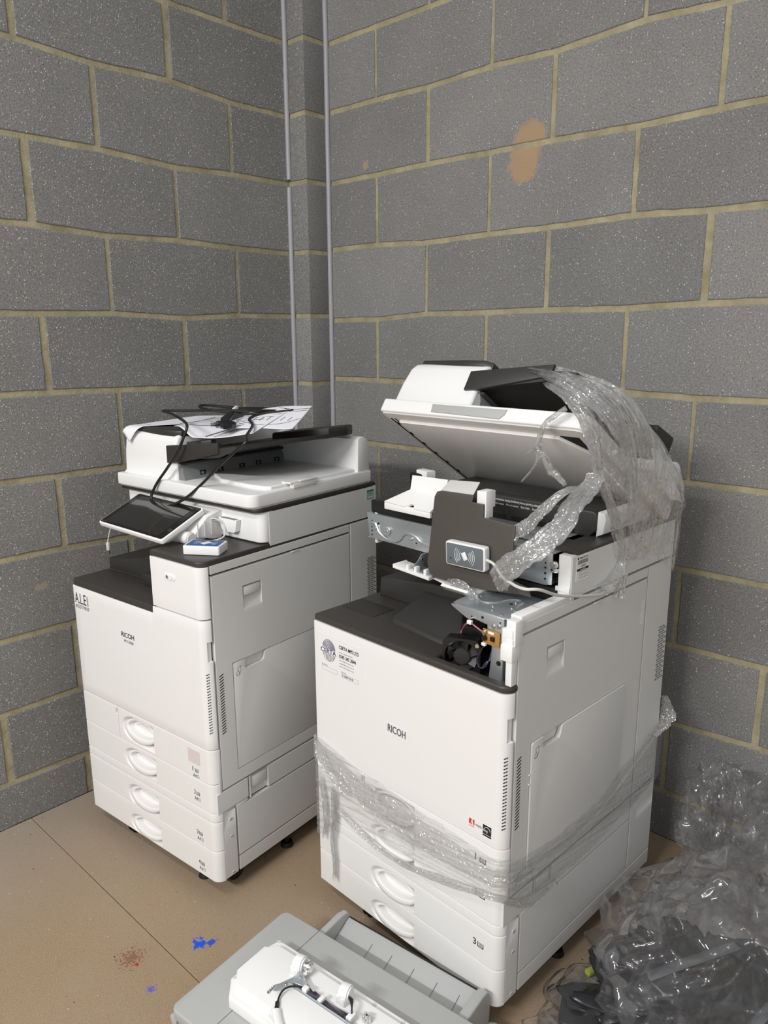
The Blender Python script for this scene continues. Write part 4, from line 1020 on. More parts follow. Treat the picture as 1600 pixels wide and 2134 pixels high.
for (x, y) in ((.033, .030), (-.033, -.033)):
    m = MB(); m.cyl(FM @ Vector((x, y, .012)), FM @ Vector((x, y, .0155)), .0042, n=14, bev=.0008); m.build('screw', SCREW, fan)
# steel bracket: top plate, front flange and bent leg
m = MB(); m.prism([(-.178, .050), (-.166, .045), (-.047, .045), (-.035, .052), (-.035, .215), (-.182, .215), (-.182, .070)], .8925, .8945, bev=.0006)
plate = m.build('steel_bracket', METAL, C2)
m = MB(); m.tube([(-.165, .13, .8947), (-.155, .105, .8947), (-.135, .093, .8947), (-.115, .105, .8947), (-.105, .135, .8947), (-.09, .15, .8947), (-.075, .145, .8947), (-.068, .115, .8947), (-.058, .095, .8947), (-.045, .093, .8947)], .0048, n=8, prof=lambda a, t, i: (1, .45)); m.build('pressed_rib', METAL, plate)
m = MB(); m.prism([(-.178, .8935), (-.047, .8935), (-.047, .8450), (-.047, .775), (-.054, .742), (-.082, .742), (-.078, .775), (-.075, .805), (-.074, .830), (-.077, .845), (-.085, .846), (-.086, .872), (-.120, .876), (-.130, .871), (-.138, .872), (-.178, .889)], .0435, .0455, axis='y', bev=.0005); m.build('front_flange', METAL, plate)
m = MB(); m.box(-.0485, -.0465, .045, .110, .760, .893, bev=.0005); m.build('leg_web', METAL, plate)
m = MB()
for (x, z, r) in ((-.125, .879, .0016), (-.098, .884, .0028), (-.056, .800, .0052), (-.055, .884, .0015)): m.cyl((x, .0425, z), (x, .0440, z), r, n=20)
for (x, y) in ((-.150, .160), (-.086, .120)): m.cyl((x, y, .8938), (x, y, .8950), .0038, n=18)
m.build('punched_holes', MATTEBLK, plate)
for (x, y) in ((-.158, .115), (-.105, .085), (-.083, .132), (-.070, .100), (-.092, .066), (-.062, .056)):
    m = MB(); m.cyl((x, y, .8940), (x, y, .8975), .0030, .0024, n=14, bev=.0006); m.build('screw', SCREW, plate)
for (x, z) in ((-.071, .872), (-.058, .875)):
    m = MB(); m.cyl((x, .0410, z), (x, .0440, z), .0045, n=16, bev=.0008); m.build('screw', SCREW, plate)
m = MB(); m.cyl((-.0465, .060, .752), (-.0425, .060, .752), .0045, n=16, bev=.001); m.build('screw', SCREW, plate)
# little brown circuit board and its leads
m = MB(); m.box(-.094, -.053, .0400, .0420, .8335, .8640, bev=.0006, M=None); pb = m.build('circuit_board', PCB, C2)
m = MB(); m.box(-.080, -.066, .0385, .0402, .8565, .8615, bev=.0003); m.build('white_label', STICKER, pb)
m = MB(); m.box(-.073, -.064, .0350, .0402, .8440, .8530, bev=.001); m.build('chip', BLACK, pb)
m = MB(); m.cyl((-.087, .0330, .8460), (-.087, .0402, .8460), .0052, n=18, bev=.001); m.build('capacitor', BLACK, pb)
m = MB(); m.cyl((-.088, .0330, .8585), (-.088, .0402, .8585), .0042, n=18, bev=.001); m.build('capacitor', SCREW, pb)
m = MB(); m.box(-.093, -.083, .0340, .0410, .8300, .8360, bev=.0008); m.build('connector', WHITE2, pb)
def wires(name, root, sets, mm_, r=.0009):
    mb = MB()
    for s in sets: mb.tube(s, r, n=6)
    return mb.build(name, mm_, root)
wires('red_lead', C2, [[(-.094, .038, .858), (-.112, .036, .866), (-.125, .038, .868), (-.140, .040, .858), (-.152, .045, .838)]], mat('red_wire', (.45, .05, .06), .4), .0010)
wires('white_lead', C2, [[(-.094, .0395, .856), (-.113, .038, .8635), (-.126, .040, .8665), (-.142, .042, .855), (-.154, .046, .836)]], CABLEW, .0010)
m = MB(); m.box(-.131, -.120, .035, .042, .864, .872, bev=.001); m.build('lead_clip', WHITE2, C2)
wires('dark_leads', C2, [[(-.090+i*.002, .038, .831), (-.094-i*.002, .034+i*.001, .812), (-.100-i*.001, .035, .795-i*.002), (-.094, .036, .781), (-.084, .040, .786+i*.003), (-.081+i*.001, .046, .80), (-.080, .05, .815)] for i in range(4)], PURPLE, .0011)
# white edge pieces of the right door
m = MB(); m.box(-.026, -.0015, .0360, .2180, .8985, .9125, bev=.0015); m.box(-.030, -.024, .045, .2180, .893, .906, bev=.001, mi=1); m.build('top_cap', [WHITE2, METAL], C2)
m = MB(); m.box(-.019, .0025, .0130, .0380, .8590, .9090, bev=.0018); m.box(-.026, -.002, .0100, .0260, .8600, .8920, bev=.0015); m.build('corner_block', WHITE2, C2)
m = MB(); m.box(-.024, .0010, .0060, .0340, .8290, .8620, bev=.002); m.box(-.027, -.022, .0080, .0320, .8280, .8600, bev=.001); m.build('door_clip', WHITE2, C2)
m = MB(); m.box(-.0150, -.0008, .0090, .0270, .7800, .8740, bev=.0015); m.build('door_edge', WHITE2, C2)
# scanner chassis
scs2 = scanner_side(C2)
m = MB(); m.prism([(-.590, .9905), (-.582, .930), (-.566, .9265), (-.060, .9225), (-.044, .926), (-.044, .9925), (-.060, .9930)], .1985, .2015, axis='y', bev=.0006); sf = m.build('scanner_front_steel', METAL, C2)
m = MB(); m.box(-.588, -.046, .2000, .262, .9885, .9905, bev=.0005); m.box(-.588, -.046, .2000, .645, .9265, .9285, bev=0); m.build('steel_tray', METAL, sf)
m = MB(); m.prism([(-.541, .960), (-.534, .9665), (-.510, .9665), (-.504, .960), (-.508, .947), (-.514, .942), (-.530, .942), (-.537, .948)], .1935, .1990, axis='y', bev=.0024, seg=3)
m.tube([(-.575, .1975, .967), (-.557, .1975, .966), (-.545, .1975, .948), (-.520, .1975, .935), (-.495, .1975, .933), (-.475, .1975, .940), (-.462, .1975, .955), (-.445, .1975, .962), (-.420, .1975, .958), (-.400, .1975, .948), (-.37, .1975, .946)], .0042, n=8, prof=lambda a, t, i: (1, 1)); m.build('pressed_rib', METAL, sf)
m = MB()
for (x, z, r) in ((-.549, .968, .0030), (-.572, .972, .0016), (-.572, .964, .0016), (-.572, .956, .0016), (-.572, .946, .0020), (-.572, .936, .0018), (-.555, .958, .002), (-.060, .970, .0016), (-.060, .960, .0022), (-.060, .948, .0024), (-.060, .936, .0022), (-.42, .942, .002), (-.10, .954, .0018), (-.105, .9535, .0018)): m.cyl((x, .1972, z), (x, .1990, z), r, n=12)
m.build('punched_holes', MATTEBLK, sf)
for (x, z) in ((-.515, .955), (-.435, .950), (-.555, .955)):
    m = MB(); m.cyl((x, .192, z), (x, .199, z), .0032, n=14, bev=.0006); m.build('screw', SCREW, sf)
m = MB(); m.cyl((-.036, .196, .972), (-.036, .186, .972), .0085, n=16, bev=.002); m.box(-.044, -.028, .190, .203, .955, .965, bev=.003); m.build('corner_screw', SCREW, sf)
m = MB(); m.box(-.030, -.0012, .1990, .2180, .9030, .9940, bev=.0015); m.box(-.034, -.0012, .1960, .2000, .9180, .9280, bev=.001); m.build('end_post', WHITE2, C2)
m = MB(); m.box(WL+.005, -.012, .640, .656, .914, .9945, bev=.002); m.build('scanner_rear', CHAR, C2)
m = MB(); m.box(WL, WL+.010, .205, .656, .914, .9945, bev=.002); m.build('scanner_left_side', SHADEDW, C2)
m = MB(); m.box(WL+.010, -.080, .262, .640, .982, .9905, bev=.001); m.build('scanner_inner_deck', CHAR, C2)
m = MB(); m.prism([(-.080, .262), (-.075, .238), (-.012, .2215), (-.0005, .2215), (-.0005, .656), (-.080, .656)], .9885, .9985, bev=.002); m.build('right_deck_strip', DARK, C2)
m = MB(); m.box(-.582, -.330, .204, .300, .9910, 1.0240, bev=.004); m.box(-.545, -.47, .2015, .215, 1.018, 1.027, bev=.002); m.build('front_black_bridge', BLACK, C2)
m = MB()
for i in range(5): m.box(-.530+i*.035, -.505+i*.035, .207, .245, 1.0235, 1.0265, bev=.001)
m.build('bridge_ribs', CHAR, C2)
# raised glass frame with its printed notice
m = MB(); m.prism([(-.500, .9950), (-.500, 1.0480), (-.490, 1.0540), (-.045, 1.0540), (-.038, 1.0480), (-.038, 1.0130), (-.052, .9985), (-.060, .9950)], .3500, .5650, axis='y', bev=.003, seg=3); gf = m.build('glass_frame', CHAR, C2)
m = MB(); m.prism([(-.0375, 1.053), (-.0220, 1.051), (-.0180, 1.040), (-.0240, 1.006), (-.0400, .9975)], .3560, .5600, axis='y', bev=.002); m.build('end_cap', WHITE2, gf)
m = MB(); m.box(-.440, -.110, .372, .555, 1.0535, 1.0548, bev=.0004); m.build('platen_glass', GLASSB, gf)
text('printed_notice', 'prohibited by national or local law. Copying the following items is generally prohibited.', (-.345, -.180, 1.0405, 1.0475), ('y', .3500), STICKER, gf)
text('printed_notice', '\u2022Bank cards    \u2022Revenue stamps    \u2022Driver\u2019s licenses    \u2022Bank drafts    \u2022Stock certificates', (-.345, -.165, 1.0310, 1.0375), ('y', .3500), STICKER, gf)
m = MB()
for i in range(4): m.prism(rr(-.32+i*.062, -.275+i*.062, .999, 1.010, .004), .3485, .3505, axis='y', bev=0)
m.build('frame_slots', MATTEBLK, gf)
m = MB(); m.box(-.330, -.060, .300, .349, .9915, .9985, bev=.001); m.box(-.33, -.09, .255, .300, .9915, .9955, bev=.001); m.build('wire_channel', GREYP, C2)
for x in (-.455, -.155):
    m = MB(); m.prism([(.560, 1.040), (.560, 1.060), (.530, 1.082), (.600, 1.105), (.640, 1.06), (.640, 1.0)], x-.028, x+.028, axis='x', bev=.003); hg = m.build('lid_hinge', BLACK, C2)
    m = MB(); m.cyl((x+.0280, .585, 1.065), (x+.0310, .585, 1.065), .0045, n=14, bev=.001); m.build('screw', SCREW, hg)
# lid, swung up about its hinge
lid2 = adf_lid(C2, True); lid2.rotation_euler = (R(-32.6), 0, 0)
# white plastic mouldings left loose on the front edge
m = MB()
def slab(pts, t):
    a = [Vector(p) for p in pts]; n_ = (a[1]-a[0]).cross(a[2]-a[0]).normalized()*t
    k = len(a); m.raw(a+[p+n_ for p in a], [list(range(k))[::-1], list(range(k, 2*k))]+[[i, (i+1) % k, k+(i+1) % k, k+i] for i in range(k)])
slab([(-.437, .198, 1.066), (-.328, .198, 1.066), (-.328, .206, 1.106), (-.437, .206, 1.103)], .004)
slab([(-.474, .148, 1.040), (-.408, .148, 1.037), (-.396, .158, 1.044), (-.386, .158, 1.043), (-.380, .148, 1.036), (-.330, .148, 1.036), (-.328, .200, 1.066), (-.438, .200, 1.066)], .006)
m.box(-.475, -.330, .1455, .154, 1.0260, 1.0420, bev=.002); m.build('white_moulding', WHITE2, C2)
m = MB(); m.box(-.470, -.425, .226, .250, 1.0240, 1.1040, bev=.004); m.build('black_bracket', BLACK, C2)
m = MB(); m.prism([(-.452, .232), (-.410, .222), (-.408, .250), (-.452, .256)], 1.088, 1.1120, bev=.002); m.build('white_clip', WHITE2, C2)
m = MB(); m.prism([(-.450, .8860), (-.450, .8955), (-.445, .8930), (-.335, .8870), (-.335, .8800)], .148, .196, axis='y', bev=.001)
for x in (-.41, -.385, -.355): m.box(x, x+.008, .152, .165, .888, .9015, bev=.001)
m.build('lower_moulding', WHITE2, C2)
m = MB(); m.prism([(.196, .926), (.196, .890), (.155, .889), (.150, .901), (.168, .912), (.180, .926)], -.388, -.3860, axis='x', bev=.0003); m.box(-.388, -.330, .155, .196, .8885, .8905, bev=.0003)
m.cyl((-.3865, .165, .896), (-.384, .165, .896), .0028, n=12, mi=1); m.cyl((-.3865, .180, .914), (-.384, .180, .914), .0028, n=12, mi=1); m.build('steel_arm', [METAL, SCREW], C2)
m = MB(); m.prism([(.085, .905), (.1, .893), (.13, .890), (.165, .897), (.165, .903), (.13, .8965), (.103, .899), (.090, .909)], -.245, -.172, axis='x', bev=.001)
m.prism([(-.296, .901), (-.245, .893), (-.245, .897)], .118, .135, axis='y', bev=.0005); m.build('curled_moulding', WHITE2, C2)
m = MB(); m.box(-.186, -.162, .128, .160, 1.0780, 1.1130, bev=.0015); m.box(-.164, -.160, .126, .150, 1.058, 1.115, bev=.001); m.build('white_clip', WHITE2, C2)
# the loose grey-brown front plate of the operation panel, hanging by its flange
PP = [(-.314, .932), (-.311, .918), (-.303, .9075), (-.290, .9035), (-.146, .9090), (-.060, .9200), (-.041, .9195), (-.0475, .9370), (-.092, .9450), (-.083, 1.0570), (-.163, 1.0610), (-.1625, 1.0885), (-.193, 1.0885), (-.189, 1.1045), (-.276, 1.1010), (-.288, 1.0975), (-.295, 1.0860)]
m = MB(); m.prism(PP, .1200, .1250, axis='y', bev=.0015, seg=3)
fp = m.build('panel_plate', BROWN, C2)
m = MB(); m.raw([(-.279, .1215, 1.1005), (-.190, .1215, 1.1045), (-.235, .2000, 1.1140), (-.319, .2000, 1.1080), (-.279, .1215, 1.0985), (-.190, .1215, 1.1025), (-.235, .2000, 1.1120), (-.319, .2000, 1.1060)], [[0, 1, 2, 3], [7, 6, 5, 4], [0, 4, 5, 1], [1, 5, 6, 2], [2, 6, 7, 3], [3, 7, 4, 0]]); m.build('plate_flange', WHITE, fp)
# door lettering and stickers
text('maker_lettering', 'RICOH', (-.319, -.2645, .5705, .5885), ('y', 0), INKG, door2, bold=.014)
m = MB(); m.box(-.3205, -.2560, -.0003, .0003, .5600, .5920, bev=0); m.build('badge_film', WHITE, door2)
for o in [o for o in door2.children if o.name.startswith('maker_lettering')]: o.location = (0, -.0004, 0)
m = MB(); m.box(-.553, -.399, -.0003, .0003, .6350, .7400, bev=0); m.build('dealer_sticker', WHITE, door2)
cx, cz = -.515, .700
m = MB()
for i in range(9):
    r0 = .0035+i*.0026
    n0, n1 = (10, 170) if i % 2 else (-8, 160)
    m.tube([(cx+r0*.95*math.cos(R(a)), -.0006, cz+.002+r0*1.06*math.sin(R(a))) for a in range(n0, n1+1, 8)], .00062, n=4, sm=0)
for i in range(10):
    x = cx-.020+i*.0045; z1 = cz-.004-.002*(i % 2); z0 = cz-.027*math.sqrt(max(0.05, 1-((x-cx)/.024)**2)); m.tube([(x, -.0006, z1-.002), (x+.001, -.0006, (z0+z1)/2), (x, -.0006, z0)], .00062, n=4, sm=3)
m.build('fingerprint_emblem', NAVY, door2)
m = MB(); m.box(cx-.029, cx+.030, -.0009, -.0005, cz-.0075, cz+.0055, bev=0); m.build('emblem_gap', STICKER, door2)
text('emblem_lettering', 'CERTA', (cx-.0285, cx+.0265, cz-.0065, cz+.0050), ('y', -.0009), NAVY, door2, bold=.012)
text('emblem_lettering', 'MPS', (cx+.0250, cx+.0285, cz-.006, cz+.006), Matrix(((0, -1, 0, 0), (0, 0, -1, 0), (1, 0, 0, 0), (0, 0, 0, 1))), NAVY, door2) if False else None
text('sticker_text', 'CERTA MPS LTD', (-.478, -.411, .7170, .7260), ('y', -.0004), INK, door2, bold=.012)
text('sticker_text', 'Service, Supplies & Meter', (-.478, -.431, .7065, .7100), ('y', -.0004), INKG, door2)
text('sticker_text', '0345 345 3044', (-.478, -.421, .6945, .7035), ('y', -.0004), INK, door2, bold=.012)
for i, s in enumerate(('service@certamps.co.uk', 'supplies@certamps.co.uk', 'www.certamps.co.uk')): text('sticker_text', s, (-.478, -.428, .6870-i*.0075, .6905-i*.0075), ('y', -.0004), INKG, door2)
def frame_box(name, x0, x1, z0, z1, root, w=.0004, y=-.0006):
    mb = MB()
    for a, b, c_, d in ((x0, x1, z0, z0+w), (x0, x1, z1-w, z1), (x0, x0+w, z0, z1), (x1-w, x1, z0, z1)): mb.raw([(a, y, c_), (b, y, c_), (b, y, d), (a, y, d)], [[0, 1, 2, 3]])
    return mb.build(name, INKG, root)
frame_box('form_box', -.541, -.486, .6480, .6580, door2); frame_box('form_box', -.471, -.413, .6480, .6580, door2)
text('sticker_text', 'Machine ID', (-.541, -.520, .6600, .6630), ('y', -.0004), INKG, door2); text('sticker_text', 'Serial No', (-.471, -.455, .6600, .6630), ('y', -.0004), INKG, door2)
text('sticker_text', '3120R910145', (-.469, -.430, .6505, .6560), ('y', -.0004), INKG, door2)
m = MB(); m.box(-.0870, -.0220, -.0003, .0003, .4420, .4720, bev=0); m.build('logo_label', WHITE, door2)
m = MB(); m.raw([(-.0855, -.0006, .4560), (-.0815, -.0006, .4560), (-.0785, -.0006, .4680), (-.0855, -.0006, .4680)], [[0, 1, 2, 3]]); m.raw([(-.0715, -.0006, .4560), (-.0740, -.0006, .4560), (-.0765, -.0006, .4680), (-.0715, -.0006, .4680)], [[0, 1, 2, 3]]); m.raw([(-.0805, -.0006, .4560), (-.0770, -.0006, .4560), (-.0778, -.0006, .4625)], [[0, 1, 2]]); m.build('red_logo', RED, door2)
text('logo_word', 'Adobe', (-.0850, -.0720, .4515, .4545), ('y', -.0003), RED, door2)
text('logo_word', 'mopria', (-.0680, -.0530, .4560, .4640), ('y', -.0003), INKG, door2)
m = MB(); m.box(-.0500, -.0290, -.0007, .0003, .4460, .4710, bev=0); m.build('energy_label', INK, door2)
m = MB(); m.tube([(-.0480, -.0009, .4600), (-.0420, -.0009, .4670), (-.0350, -.0009, .4665), (-.0310, -.0009, .4610)], .0005, n=4); m.raw([(-.0500, -.0009, .4500), (-.0290, -.0009, .4500), (-.0290, -.0009, .4508), (-.0500, -.0009, .4508)], [[0, 1, 2, 3]]); m.build('energy_arc', STICKER, door2)
text('logo_word', 'energy', (-.0485, -.0370, .4545, .4610), ('y', -.0007), STICKER, door2); text('logo_word', '\u2606', (-.0370, -.0310, .4545, .4610), ('y', -.0007), STICKER, door2) if False else None
for (n_, z, ix) in (('1', .3800, 0), ('2', .2980, 1), ('3', .1780, 2)):
    text('tray_number', n_, (-.0680, -.0600 if n_ != '1' else -.0656, z, z+.0155), ('y', 0), INK, dr2[ix], bold=.01); trayicon(dr2[ix], -.0560, z, .0155, INK)
m = MB(); m.box(-.0002, .0006, .2170, .2640, .9380, .9910, bev=0); m.build('asset_sticker', STICKER, C2)
text('asset_print', 'MigraPower', (.2270, .2610, .9835, .9880), ('x', .0006), INK, C2, bold=.01)
m = MB(); m.cyl((.0006, .2215, .9860), (.0008, .2215, .9860), .0026, n=16)
y = .2220
for i in range(17):
    w = (.0010, .0016, .0007, .0013)[i % 4]; m.raw([(.0008, y, .9730), (.0008, y+w, .9730), (.0008, y+w, .9815), (.0008, y, .9815)], [[0, 1, 2, 3]]); y += w+.0011
m.raw([(.0008, .2185, .9590), (.0008, .2625, .9590), (.0008, .2625, .9640), (.0008, .2185, .9640)], [[0, 1, 2, 3]])
for i in range(6): m.raw([(.0008, .2280+i*.0066, .9430), (.0008, .2285+i*.0066, .9430), (.0008, .2285+i*.0066, .9570), (.0008, .2280+i*.0066, .9570)], [[0, 1, 2, 3]])
for i in range(3): m.raw([(.0008, .2280, .9430+i*.0068), (.0008, .2615, .9430+i*.0068), (.0008, .2615, .9435+i*.0068), (.0008, .2280, .9435+i*.0068)], [[0, 1, 2, 3]])
m.build('asset_print', INK, C2)
text('asset_print', '0300776', (.2330, .2520, .9665, .9705), ('x', .0006), INK, C2); text('asset_print', 'PASSED', (.2300, .2510, .9600, .9630), ('x', .0009), STICKER, C2)

# card reader fixed on the loose plate
def world2(x, y, z): return C2.matrix_basis @ Vector((x, y, z))
c2r = empty('card_reader', tuple(world2(-.1935, .1195, .978)), -2.5, 'grey-faced card reader with curved wave symbols, stuck on the loose brown-grey plate', 'card reader')
TR = Matrix(((1, 0, .04, 0), (-.03, -.05, -1, 0), (.035, 1, -.05, 0), (0, 0, 0, 1)))
m = MB(); m.prism(rr(-.0535, .0535, -.0260, .0260, .006), .0003, .0190, bev=.003, seg=3, M=TR); rc_ = m.build('case', WHITE2, c2r)
m = MB(); m.prism(rr(-.0500, .0500, -.0230, .0230, .004), .0188, .0196, bev=.0003, M=TR); m.build('face', READERG, c2r)
m = MB(); m.box(-.0060, .0060, -.0085, .0085, .0196, .0200, bev=.0002, M=TR @ Matrix.Rotation(R(28), 4, 'Z')); m.build('card_symbol', STICKER, c2r)
m = MB()
for i in range(4):
    for s in (1, -1):
        q = .0135+i*.0046; m.tube([TR @ Vector((s*q*math.cos(a), q*.92*math.sin(a), .0198)) for a in [R(-42+8*k) for k in range(11)]], .00055, n=4, sm=0)
m.build('wave_symbol', STICKER, c2r)
m = MB(); m.cyl(TR @ Vector((-.038, -.010, .0195)), TR @ Vector((-.038, -.010, .0199)), .0018, n=14); m.build('indicator', MATTEBLK, c2r)
m = MB(); pts = [(-.140, .106, .979), (-.120, .104, .975), (-.098, .096, .962), (-.078, .086, .956), (-.058, .076, .957), (-.036, .066, .957), (-.012, .062, .958), (.006, .080, .957), (.010, .134, .934), (.011, .205, .914), (.012, .280, .898), (.011, .315, .893), (.010, .335, .898)]
m.tube(pts, .0031, n=12, sm=8); put_local(m, 'cord', CABLEW, C2, c2r)
# ================================================================== stretch film
def catgrid(C, nu, nv):
    """C[row][col] control net -> smooth (nv+1) x (nu+1) points"""
    rows = [smooth(r, max(1, nu//(len(r)-1))) for r in C]; k = max(1, nv//(len(C)-1)); n = len(rows[0]); out = []
    cols = [smooth([r[i] for r in rows], k) for i in range(n)]
    return [[cols[i][j] for i in range(n)] for j in range(len(cols[0]))]
def film_sheet(name, C, nu, nv, parent, material, amp=.006, fu=30, fv=6, seed=0, root=None, keep=False):
    G = catgrid(C, nu, nv); nr, nc = len(G), len(G[0]); V = []
    for j in range(nr):
        for i in range(nc):
            a = G[j][min(i+1, nc-1)]-G[j][max(i-1, 0)]; b = G[min(j+1, nr-1)][i]-G[max(j-1, 0)][i]; n_ = a.cross(b)
            n_ = n_.normalized() if n_.length > 1e-9 else Vector((0, 0, 1))
            u, v = i/(nc-1), j/(nr-1)
            h = noise.ridged_multi_fractal(Vector((u*fu, v*fv, seed)), 1.0, 2.1, 3, 1.0, 2.0)-1.1
            h += .7*noise.noise(Vector((u*fu*.3+3, v*fv*.6, seed+5)))
            V.append(G[j][i]+n_*amp*h*.6)
    Fc = [[j*nc+i, j*nc+i+1, (j+1)*nc+i+1, (j+1)*nc+i] for j in range(nr-1) for i in range(nc-1)]
    mb = MB(); mb.raw(V, Fc)
    o = put_local(mb, name, material, C2, parent); return o
def strand(name, pts, w, parent, flat=.35, seed=0, taper=None, n=26, material=None):
    tw = (lambda t: w*(taper(t) if taper else 1))
    def prof(a, t, i):
        k = 1+.55*noise.noise(Vector((math.cos(a)*2.6, math.sin(a)*2.6, t*5+seed)))+.35*noise.noise(Vector((math.cos(a)*6, math.sin(a)*6, t*11+seed)))+.15*noise.noise(Vector((a*2, t*45, seed)))
        return (k, k*flat)
    mb = MB(); mb.tube(pts, tw, n=n, sm=12, prof=prof, cap=False)
    return put_local(mb, name, material or FILMROPE, C2, parent)

# band of film round the lower half: front face, corner, right side
W1 = empty('stretch_film_wrap', tuple(world2(-.28, -.01, .30)), -2.5, 'clear stretch film wrapped round the drawers and right side of the lid-up photocopier', 'plastic film')
def wrap_pt(s, z, off):
    """s runs along the skin of the machine: 0 at the left edge of the front, .57 at the corner, then back along the right side"""
    L1 = .570-.030; r = .030+off
    if s < 0: return Vector((WL-off, -off+.02-s, z)) if s < -.02 else Vector((WL-off*.5+s*.2, -off*.6-s, z))
    if s <= L1: return Vector((WL+s, -off, z))
    al = (s-L1)/.030
    if al < math.pi/2: return Vector((-.030+r*math.sin(al), .030-r*math.cos(al), z))
    return Vector((off, .030+(s-L1-.030*math.pi/2), z))
def lerp_tab(tab, s):
    if s <= tab[0][0]: return tab[0][1]
    for a, b in zip(tab, tab[1:]):
        if s <= b[0]: t = (s-a[0])/(b[0]-a[0]); t = t*t*(3-2*t); return a[1]+(b[1]-a[1])*t
    return tab[-1][1]
TOP = [(-.05, .455), (0, .462), (.19, .432), (.40, .420), (.56, .410), (.62, .390), (.75, .374), (.90, .376), (1.06, .425), (1.21, .470), (1.235, .482)]
BOT = [(-.05, .20), (0, .19), (.05, .215), (.10, .285), (.32, .285), (.57, .322), (.61, .290), (.71, .264), (.86, .263), (1.08, .28), (1.235, .309)]
def wrap(name, s0, s1, top, bot, off, amp, nu, nv, seed, material, fu=120, fv=2.5):
    V = []
    for j in range(nv+1):
        for i in range(nu+1):
            s = s0+(s1-s0)*i/nu; v = j/nv; zt_, zb_ = top(s), bot(s)
            z = zb_+(zt_-zb_)*v+.004*noise.noise(Vector((s*26, v*3, seed)))
            # taut creases run along the wrap, fanning from the corner
            fan = noise.ridged_multi_fractal(Vector((s*3.2+v*1.5, z*85-s*9*(1 if s < .57 else -1.2), seed)), 1.0, 2.0, 3, 1.0, 2.0)-1.0
            cr = noise.noise(Vector((s*90, z*90, seed+3)))*.35
            p = wrap_pt(s, z, off+amp*max(0, fan*.7+.45+cr)); V.append(p)
    Fc = [[j*(nu+1)+i, j*(nu+1)+i+1, (j+1)*(nu+1)+i+1, (j+1)*(nu+1)+i] for j in range(nv) for i in range(nu)]
    mb = MB(); mb.raw(V, Fc); return put_local(mb, name, material, C2, W1)
wrap('film_layer', -.04, 1.225, lambda s: lerp_tab(TOP, s), lambda s: lerp_tab(BOT, s), .0042, .0042, 320, 60, 1.0, FILM)
wrap('film_layer', -.03, .66, lambda s: lerp_tab(TOP, s)-.010-.02*s, lambda s: lerp_tab(TOP, s)-.055-.035*math.sin(min(1, max(0, s/.6))*math.pi), .0085, .0055, 260, 30, 7.0, FILMROPE)
def ws(pts, off): return [wrap_pt(s, z, off) for s, z in pts]
strand('twisted_edge', ws([(.09, .300), (.20, .272), (.30, .268), (.40, .285), (.50, .312), (.56, .324), (.60, .296), (.66, .276), (.75, .264)], .010), .0085, W1, flat=.55, seed=2, taper=lambda t: .7+.5*math.sin(t*math.pi))
strand('twisted_edge', ws([(-.02, .452), (.03, .425), (.06, .395), (.10, .372), (.13, .362)], .010), .011, W1, flat=.5, seed=4)
strand('hanging_tail', [(-.500, -.010, .345), (-.498, -.012, .27), (-.506, -.012, .21), (-.500, -.012, .15), (-.503, -.010, .095)], .016, W1, flat=.30, seed=6, taper=lambda t: 1.0-.35*t)
strand('hanging_tail', [(-.545, -.010, .36), (-.530, -.012, .30), (-.528, -.012, .25), (-.538, -.010, .195)], .013, W1, flat=.30, seed=8, taper=lambda t: 1.0-.4*t)
strand('side_crease', ws([(.62, .372), (.75, .345), (.85, .340), (.95, .360), (1.05, .392), (1.2, .445)], .0065), .0035, W1, flat=.6, seed=9, material=FILM)
strand('rear_pull', [(.006, .62, .44), (.010, .655, .46), (.016, .668, .478), (.010, .672, .50), (.004, .668, .53)], .014, W1, flat=.4, seed=12, taper=lambda t: .6+.6*math.sin(t*3.1))

# film pulled over the raised lid and down the right side
W2 = empty('stretch_film_drape', tuple(world2(0, .45, 1.05)), -2.5, 'torn clear stretch film draped over the raised lid and hanging in twisted strands', 'plastic film')
C = [[(-.10, .245, 1.318), (-.12, .33, 1.352), (-.20, .43, 1.335), (-.30, .56, 1.262), (-.30, .66, 1.20)],
     [(-.020, .228, 1.285), (-.005, .305, 1.300), (-.010, .42, 1.275), (-.04, .55, 1.20), (-.05, .655, 1.14)],
     [(.010, .245, 1.210), (.022, .335, 1.215), (.026, .44, 1.180), (.022, .56, 1.115), (.012, .650, 1.08)],
     [(.014, .285, 1.120), (.024, .370, 1.110), (.026, .47, 1.085), (.022, .57, 1.055), (.012, .660, 1.03)],
     [(.006, .345, 1.010), (.010, .400, 1.005), (.010, .49, 1.005), (.010, .58, 1.000), (.008, .664, .998)],
     [(.004, .372, .955), (.005, .425, .940), (.005, .50, .925), (.005, .58, .905), (.005, .664, .860)]]
film_sheet('film_layer', C, 96, 110, W2, FILM, amp=.012, fu=20, fv=4, seed=2)
C2_ = [[(-.16, .30, 1.345), (-.20, .40, 1.350), (-.28, .50, 1.30)], [(-.03, .30, 1.318), (-.03, .40, 1.310), (-.06, .50, 1.255)], [(.028, .325, 1.255), (.034, .42, 1.225), (.030, .52, 1.165)], [(.030, .365, 1.150), (.034, .44, 1.120), (.030, .53, 1.085)], [(.014, .40, 1.040), (.014, .46, 1.030), (.012, .55, 1.020)], [(.008, .43, .975), (.008, .48, .955), (.007, .55, .94)]]
film_sheet('film_layer', C2_, 70, 90, W2, FILM, amp=.014, fu=14, fv=3, seed=11)
strand('ridge_bunch', [(-.30, .36, 1.338), (-.20, .33, 1.345), (-.10, .285, 1.335), (-.030, .262, 1.312), (.012, .290, 1.268), (.026, .335, 1.215), (.026, .368, 1.150), (.020, .392, 1.085), (.012, .405, 1.03)], .023, W2, flat=.42, seed=1, taper=lambda t: .35+1.15*math.sin(min(1, t*1.25)*math.pi*.8)*.9, n=40)
